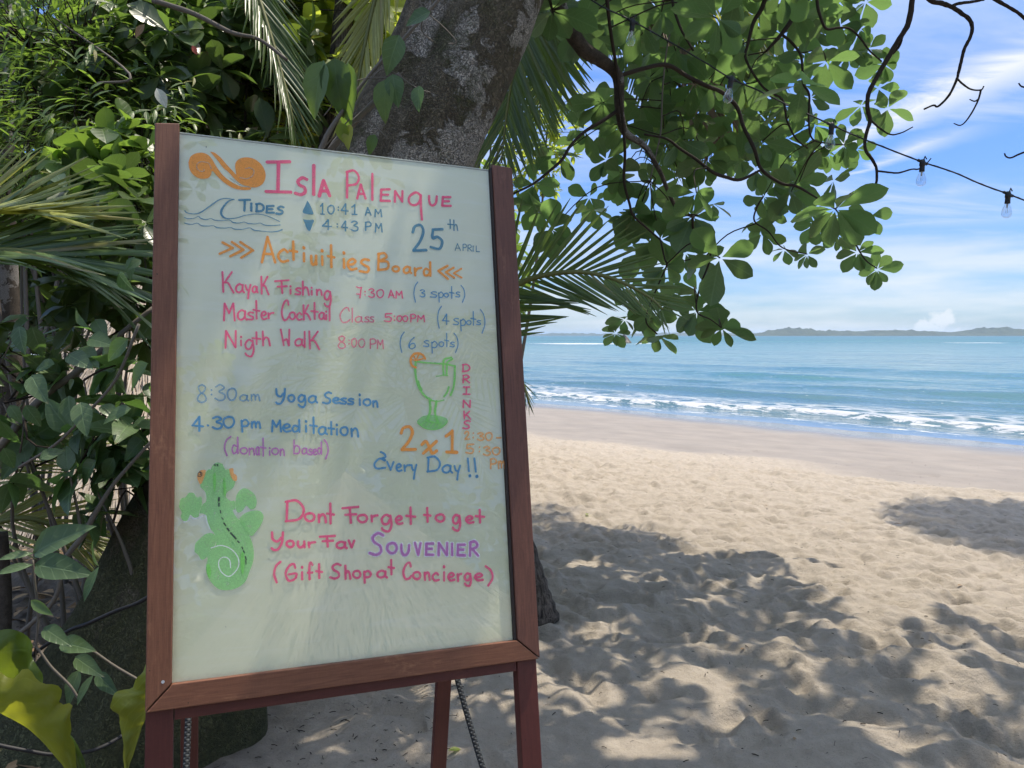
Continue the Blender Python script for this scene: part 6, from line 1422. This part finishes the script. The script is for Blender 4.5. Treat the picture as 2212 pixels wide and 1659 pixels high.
# ---------------------------------------------------------------- thatched hut and, behind the reader, the palm-thatch shade
def thatch_mat(name, c0, c1):
    m_, nt = new_mat(name); k = NT(nt); rnd = k.n('ShaderNodeNewGeometry').outputs['Random Per Island']; P = k.obj()
    k.out(k.bsdf(k.mix(0.5, k.ramp(rnd, [(0, c0), (1, c1)]), k.ramp(k.noise(25, 4, .7, P), [(.3, c0), (.7, c1)])), .85, None, .2)); return m_
M_TH = thatch_mat('dry_thatch', (0.30, 0.24, 0.18), (0.66, 0.57, 0.47))
M_TH0 = simple('thatch_underlay', (0.16, 0.12, 0.085), .95, .1, 30, .8, .6)
M_POST = simple('hut_post', (0.13, 0.09, 0.06), .85, .3, 25, .6, .5)
def thatched(name, label, base, apex_z, eave_r, eave_z, nblade, post_r=.06, legs=1):
    T = thing(name, label, 'hut' if legs > 1 else 'sunshade', base)
    bx, by, bz = base; rr = random.Random(5)
    V = []; F = []; S = 48; R_ = 9
    for i in range(R_ + 1):
        f = i / R_; r = eave_r * (f ** 1.08) + .02; z = apex_z + (eave_z - apex_z) * f - .05
        for j in range(S): a = 2 * math.pi * j / S; V.append((bx + r * .97 * math.cos(a), by + r * .97 * math.sin(a), z))
    for i in range(R_):
        for j in range(S): F.append((i * S + j, (i + 1) * S + j, (i + 1) * S + (j + 1) % S, i * S + (j + 1) % S))
    link('roof_underlay', mesh_np('roof_underlay', V, np.array(F), M_TH0), T)
    V = []; F = []
    for i in range(nblade):
        f = rr.random() ** .6; layer = math.ceil(f * 8) / 8; a = rr.uniform(0, 2 * math.pi); r = eave_r * (f ** 1.08); z = apex_z + (eave_z - apex_z) * f + .02 + .05 * (layer - f) * 3
        c, s = math.cos(a), math.sin(a); p = Vector((bx + r * c, by + r * s, z)); sl = Vector((c * eave_r, s * eave_r, eave_z - apex_z)).normalized()
        t = Vector((-s, c, 0)); d = (sl + t * rr.gauss(0, .12) + Vector((c, s, 0)) * rr.gauss(0, .05) + Vector((0, 0, rr.gauss(0, .05)))).normalized(); L_ = rr.uniform(.16, .42) * (eave_r / 2) ** .5; w = rr.uniform(.004, .011)
        b = len(V); up = d.cross(t).normalized() * (1 if d.cross(t).z > 0 else -1)
        V += [p - t * w, p + t * w, p + d * L_ * .55 + t * w * .8 + up * .012, p + d * L_ * .55 - t * w * .8 + up * .012, p + d * L_]; F += [(b, b + 1, b + 2, b + 3), (b + 3, b + 2, b + 4, b + 4)]
    F = [f if f[2] != f[3] else f[:3] for f in F]
    link('thatch', mesh_np('thatch', V, F, M_TH), T, kind='stuff')
    for i in range(legs):
        a = 2 * math.pi * i / legs + .4; q = (bx + eave_r * .72 * math.cos(a), by + eave_r * .72 * math.sin(a)) if legs > 1 else (bx, by)
        mb = MB(); tube(mb, [(q[0], q[1], bz - .1), (q[0], q[1], (eave_z + (apex_z - eave_z) * (.28 if legs > 1 else .95)))], post_r, 10, rough=.1); mb.build('post', M_POST, T)
thatched('thatched_hut', 'sunlit thatched roof reaching low to the sand behind the leaves on the left', (-3.35, 7.3, 0), 2.5, 1.75, 0.12, 15000, .05, 4)
thatched('thatched_sunshade', 'palm-thatch sunshade on the beach behind the reader, mirrored in the glass', (2.5, -2.75, 0), 2.62, 1.75, 0.85, 12000)
# trees behind the reader, seen only in the glass
shrub('beach_tree', 'leafy tree on the beach behind the reader, mirrored in the upper glass', 'tree', (0.4, -5.4, 0), (0.6, -5.4, 4.0), (2.2, 1.2, 1.7), 380, 7, 'broad_lo', 'mid', .24, 4, 0, 31)
shrub('beach_tree', 'dense dark tree behind the thatch shade, mirrored low in the glass', 'tree', (4.5, -8.0, 0), (4.5, -8.0, 2.6), (5.5, 1.2, 2.8), 1100, 7, 'broad_lo', 'dark', .28, 4, 0, 32)
shrub('beach_hedge', 'long low hedge behind the thatch shade, mirrored at the foot of the glass', 'hedge', (3, -9.5, 0), (2.6, -9.6, 1.3), (6.5, 1.0, 1.7), 800, 7, 'broad_lo', 'mid', .28, 6, 0, 33)
RP = thing('reflected_palm', 'palm behind the reader, its fronds mirrored in the middle of the glass', 'palm tree', (5.2, -4.6, 0))
mb = MB(); tube(mb, [(5.2, -4.6, -.1), (5.0, -4.5, 2), (4.6, -4.3, 4.2)], [.15, .12, .1], 12); mb.build('trunk', M_PALMTRUNK, RP)
for i in range(13):
    a = 2 * math.pi * i / 13; c, s = math.cos(a), math.sin(a); b = Vector((4.6, -4.3, 4.2))
    frond(RP, [b, b + Vector((c, s, .5)), b + Vector((c * 1.9, s * 1.9, .2)), b + Vector((c * 2.6, s * 2.6, -.8))], .8, 28, 'palm', 60, 30, False, None, 1)

# ---------------------------------------------------------------- string lights
SL = thing('string_lights', 'black string of clear bulbs strung from the tree out over the beach', 'string lights', tuple(at(1790, 275, 3.5)))
M_CAB = simple('light_cable', (.012, .014, .016), .55, .4)
M_SOCK = simple('lamp_socket', (.010, .012, .014), .5, .5)
mgb, nt = new_mat('clear_bulb_glass'); k = NT(nt)
fr_ = k.n('ShaderNodeLayerWeight', {0: 0.35}).outputs['Facing']
k.out(k.n('ShaderNodeMixShader', {0: k.m('ADD', k.m('MULTIPLY', fr_, .45), .05, clamp=True), 1: k.n('ShaderNodeBsdfTransparent', {0: (.90, .93, .95, 1)}).outputs[0], 2: k.n('ShaderNodeBsdfGlossy', {'Roughness': .05, 'Color': (.95, .97, 1, 1)}).outputs[0]}).outputs[0])
cpix = [(1200, -55), (1290, 8), (1360, 42), (1450, 92), (1520, 133), (1580, 170), (1640, 196), (1700, 226), (1797, 270), (1850, 294), (1920, 322), (1993, 350), (2060, 372), (2120, 398), (2178, 419), (2225, 437), (2400, 500)]
CP = smooth_path([tuple(at(x, y, 3.5)) for x, y in cpix], 6)
mb = MB(); tube(mb, CP[:, :3], .0034, 7); tube(mb, CP[:, :3] + np.stack([.003 * np.cos(np.arange(len(CP)) * 1.3), .004 * np.sin(np.arange(len(CP)) * 1.3), .004 * np.sin(np.arange(len(CP)) * 1.3)], 1), .0023, 5); mb.build('cable', M_CAB, SL)
def lathe(mb, c, ax, prof, seg=14):
    ax = Vector(ax).normalized(); a = ax.orthogonal().normalized(); b = ax.cross(a); V = []; n = len(prof)
    for h, r in prof:
        for j in range(seg): th = 2 * math.pi * j / seg; V.append(Vector(c) + ax * (h * .72) + a * (.72 * r * math.cos(th)) + b * (.72 * r * math.sin(th)))
    mb.add(V, [(i * seg + j, i * seg + (j + 1) % seg, (i + 1) * seg + (j + 1) % seg, (i + 1) * seg + j) for i in range(n - 1) for j in range(seg)])
for x, y, tx in ((1367, 46, -.10), (1580, 170, -.16), (1797, 270, -.07), (1993, 350, -.05), (2178, 419, -.05)):
    c = at(x, y, 3.5); ax = Vector((tx, 0, -1))
    mb = MB(); lathe(mb, c, ax, [(-.016, .001), (-.015, .012), (.0, .017), (.02, .0185), (.024, .015), (.045, .0155), (.058, .0165), (.060, .013), (.061, .001)])
    tube(mb, [c + Vector((-.022, 0, .009)), c, c + Vector((.022, 0, -.010))], .0065, 7); tube(mb, [c + Vector((.006, 0, .012)), c + Vector((.010, 0, .026)), c + Vector((.018, 0, .012))], .003, 5)
    so = mb.build('socket', M_SOCK, SL)
    mb = MB(); lathe(mb, c, ax, [(.058, .0135), (.068, .0150), (.085, .0225), (.105, .0285), (.120, .0300), (.135, .0270), (.145, .018), (.149, .008), (.150, .0005)], 18); mb.build('bulb', mgb, so)
    mb = MB()
    for s_ in (-1, 1): tube(mb, [c + ax * .043 + Vector((s_ * .003, 0, 0)), c + ax * .086 + Vector((s_ * .0036, 0, 0))], .0008, 4)
    tube(mb, [c + ax * .043, c + ax * .061], [.0043, .002], 6); mb.build('filament', simple('filament', (.35, .33, .30), .5) if 'filament' not in bpy.data.materials else bpy.data.materials['filament'], so)

# ---------------------------------------------------------------- litter on the sand
def gz(x, y): return float(sand_height(np.array([x]), np.array([y]))[0][0])
FL_ = ((968, 1628, 30, 'bright', 'small yellow-green leaf lying on the sand under the board', 20), (262, 1290, 70, 'dry', 'curled dry leaf on the ground left of the tree', 200), (60, 1290, 55, 'dry', 'reddish dry leaf in the shade at the far left', 10), (1268, 1115, 24, 'bright', 'pale yellow fallen leaf on the shaded sand right of the board', 80), (1675, 1208, 16, 'dry', 'small brown leaf on the sunlit sand', 20), (1655, 1095, 18, 'dry', 'dark curled leaf in the middle of the sunlit sand', 60), (1715, 1605, 18, 'dry', 'small dry leaf near the bottom of the picture', 60), (1948, 1135, 18, 'dry', 'dry leaf beside the shadow patch on the right', 120), (2068, 1268, 14, 'dry', 'tiny reddish leaf on the sand at the right', 10), (1600, 1408, 16, 'dry', 'dark leaf on a sun fleck', 45))
def ground(x, y):
    r = ray(x, y); t = -CAMZ / r[2]
    for _ in range(6): t = (gz(r[0] * t, r[1] * t) - CAMZ) / r[2]
    return Vector((r[0] * t, r[1] * t, CAMZ + r[2] * t))
for x, y, L, mt, lab, an in FL_:
    p = ground(x, y); L_ = L * p.y / FL; a = math.radians(an)
    o = bpy.data.objects.new('fallen_leaf', leafmesh('ellip', mt)); COL.objects.link(o); o['label'] = lab; o['category'] = 'leaf'
    o.matrix_basis = frame(p + Vector((0, 0, .012)), (math.cos(a), math.sin(a), .06), (rv(.2) + Vector((0, 0, 1))), L_)
mb = MB(); rl = random.Random(8); LIT = []
for i in range(2800):
    y = 1.9 + 12 * rl.random() ** 1.6; x = rl.uniform(-.8, .75) * y
    if rl.random() < .4: x = rl.uniform(-2.6, -.2); y = rl.uniform(1.9, 4.2)
    z = 0.0
    L_ = rl.uniform(.004, .026) * (1.6 if rl.random() < .08 else 1); a = rl.uniform(0, 6.28)
    LIT.append((x, y, a, L_, rl.uniform(-.05, .15), rl.uniform(.0006, .0020)))
LZ = sand_height(np.array([q[0] for q in LIT]), np.array([q[1] for q in LIT]))[0]
for (x, y, a, L_, dz, r_), z in zip(LIT, LZ):
    p = Vector((x, y, float(z) + .003)); d = Vector((math.cos(a), math.sin(a), dz)) * L_
    tube(mb, [p, p + d * .5 + Vector((0, 0, .002)), p + d], r_, 4, cap=False)
mb.build('twig_litter', M_TWIG, None, kind='stuff', label='twigs and crumbs of bark scattered on the sand')
mats = []
for i in range(900):
    x = rl.uniform(-3.4, -.9); y = rl.uniform(1.7, 5.5)
    if x > -1.0 - .1 * y: continue
    mats.append(frame((x, y, gz(x, y) + .01 + .02 * rl.random()), (rl.gauss(0, 1), rl.gauss(0, 1), .1), (rl.gauss(0, .3), rl.gauss(0, .3), 1), rl.uniform(.05, .14)))
V, F, U = bake(mats, 'ellip_lo'); link('leaf_litter', mesh_np('leaf_litter', V, F, ML['dry'], uv=U), None, kind='stuff', label='brown leaf litter under the thicket')

# ---------------------------------------------------------------- the air between here and the islands
def haze():
    m_, nt = new_mat('haze'); v = nt.nodes.new('ShaderNodeVolumePrincipled'); v.inputs['Density'].default_value = HAZE_D; v.inputs['Color'].default_value = (.60, .79, 1.0, 1); v.inputs['Anisotropy'].default_value = 0.2
    o = nt.nodes.new('ShaderNodeOutputMaterial'); nt.links.new(v.outputs[0], o.inputs['Volume'])
    S = 42000; z0, z1 = -46, 90
    V = [(x, y, z) for z in (z0, z1) for x, y in ((-S, -S), (S, -S), (S, S), (-S, S))]
    F = [(0, 3, 2, 1), (4, 5, 6, 7), (0, 1, 5, 4), (1, 2, 6, 5), (2, 3, 7, 6), (3, 0, 4, 7)]
    link('haze', mesh_np('haze', V, [list(f) for f in F], m_, smooth=False), None, kind='stuff', label='thin sea air that pales the far islands')
HAZE_D = 0.00005
if True: haze()

for x, y, d, L, mt, lab, an in ((312, 52, 3.45, 34, 'dry', 'brown dead leaf caught high in the thicket', 235), (415, 98, 3.6, 22, 'red', 'small red leaf on a twig of the thicket above the board', 300), (338, 190, 3.4, 46, 'pale', 'pale dried leaf hanging above the left post of the board', 300), (655, 535, 2.5, 1, 'pale', '', 0)):
    if not lab: continue
    if mt not in ML: ML[mt] = leaf_material(mt + '_leaf', *(((.40, .06, .04), (.55, .12, .08), (.5, .1, .06)) if mt == 'red' else ((.42, .43, .36), (.55, .56, .48), (.4, .4, .3))), .6)
    L_ = L * d / FL; a = math.radians(an)
    o = bpy.data.objects.new('dead_leaf', leafmesh('ellip', mt)); COL.objects.link(o); o['label'] = lab; o['category'] = 'leaf'
    o.matrix_basis = frame(at(x, y, d), (math.cos(a), -.2, math.sin(a)), (.2, -1, .5), L_, 1.2)
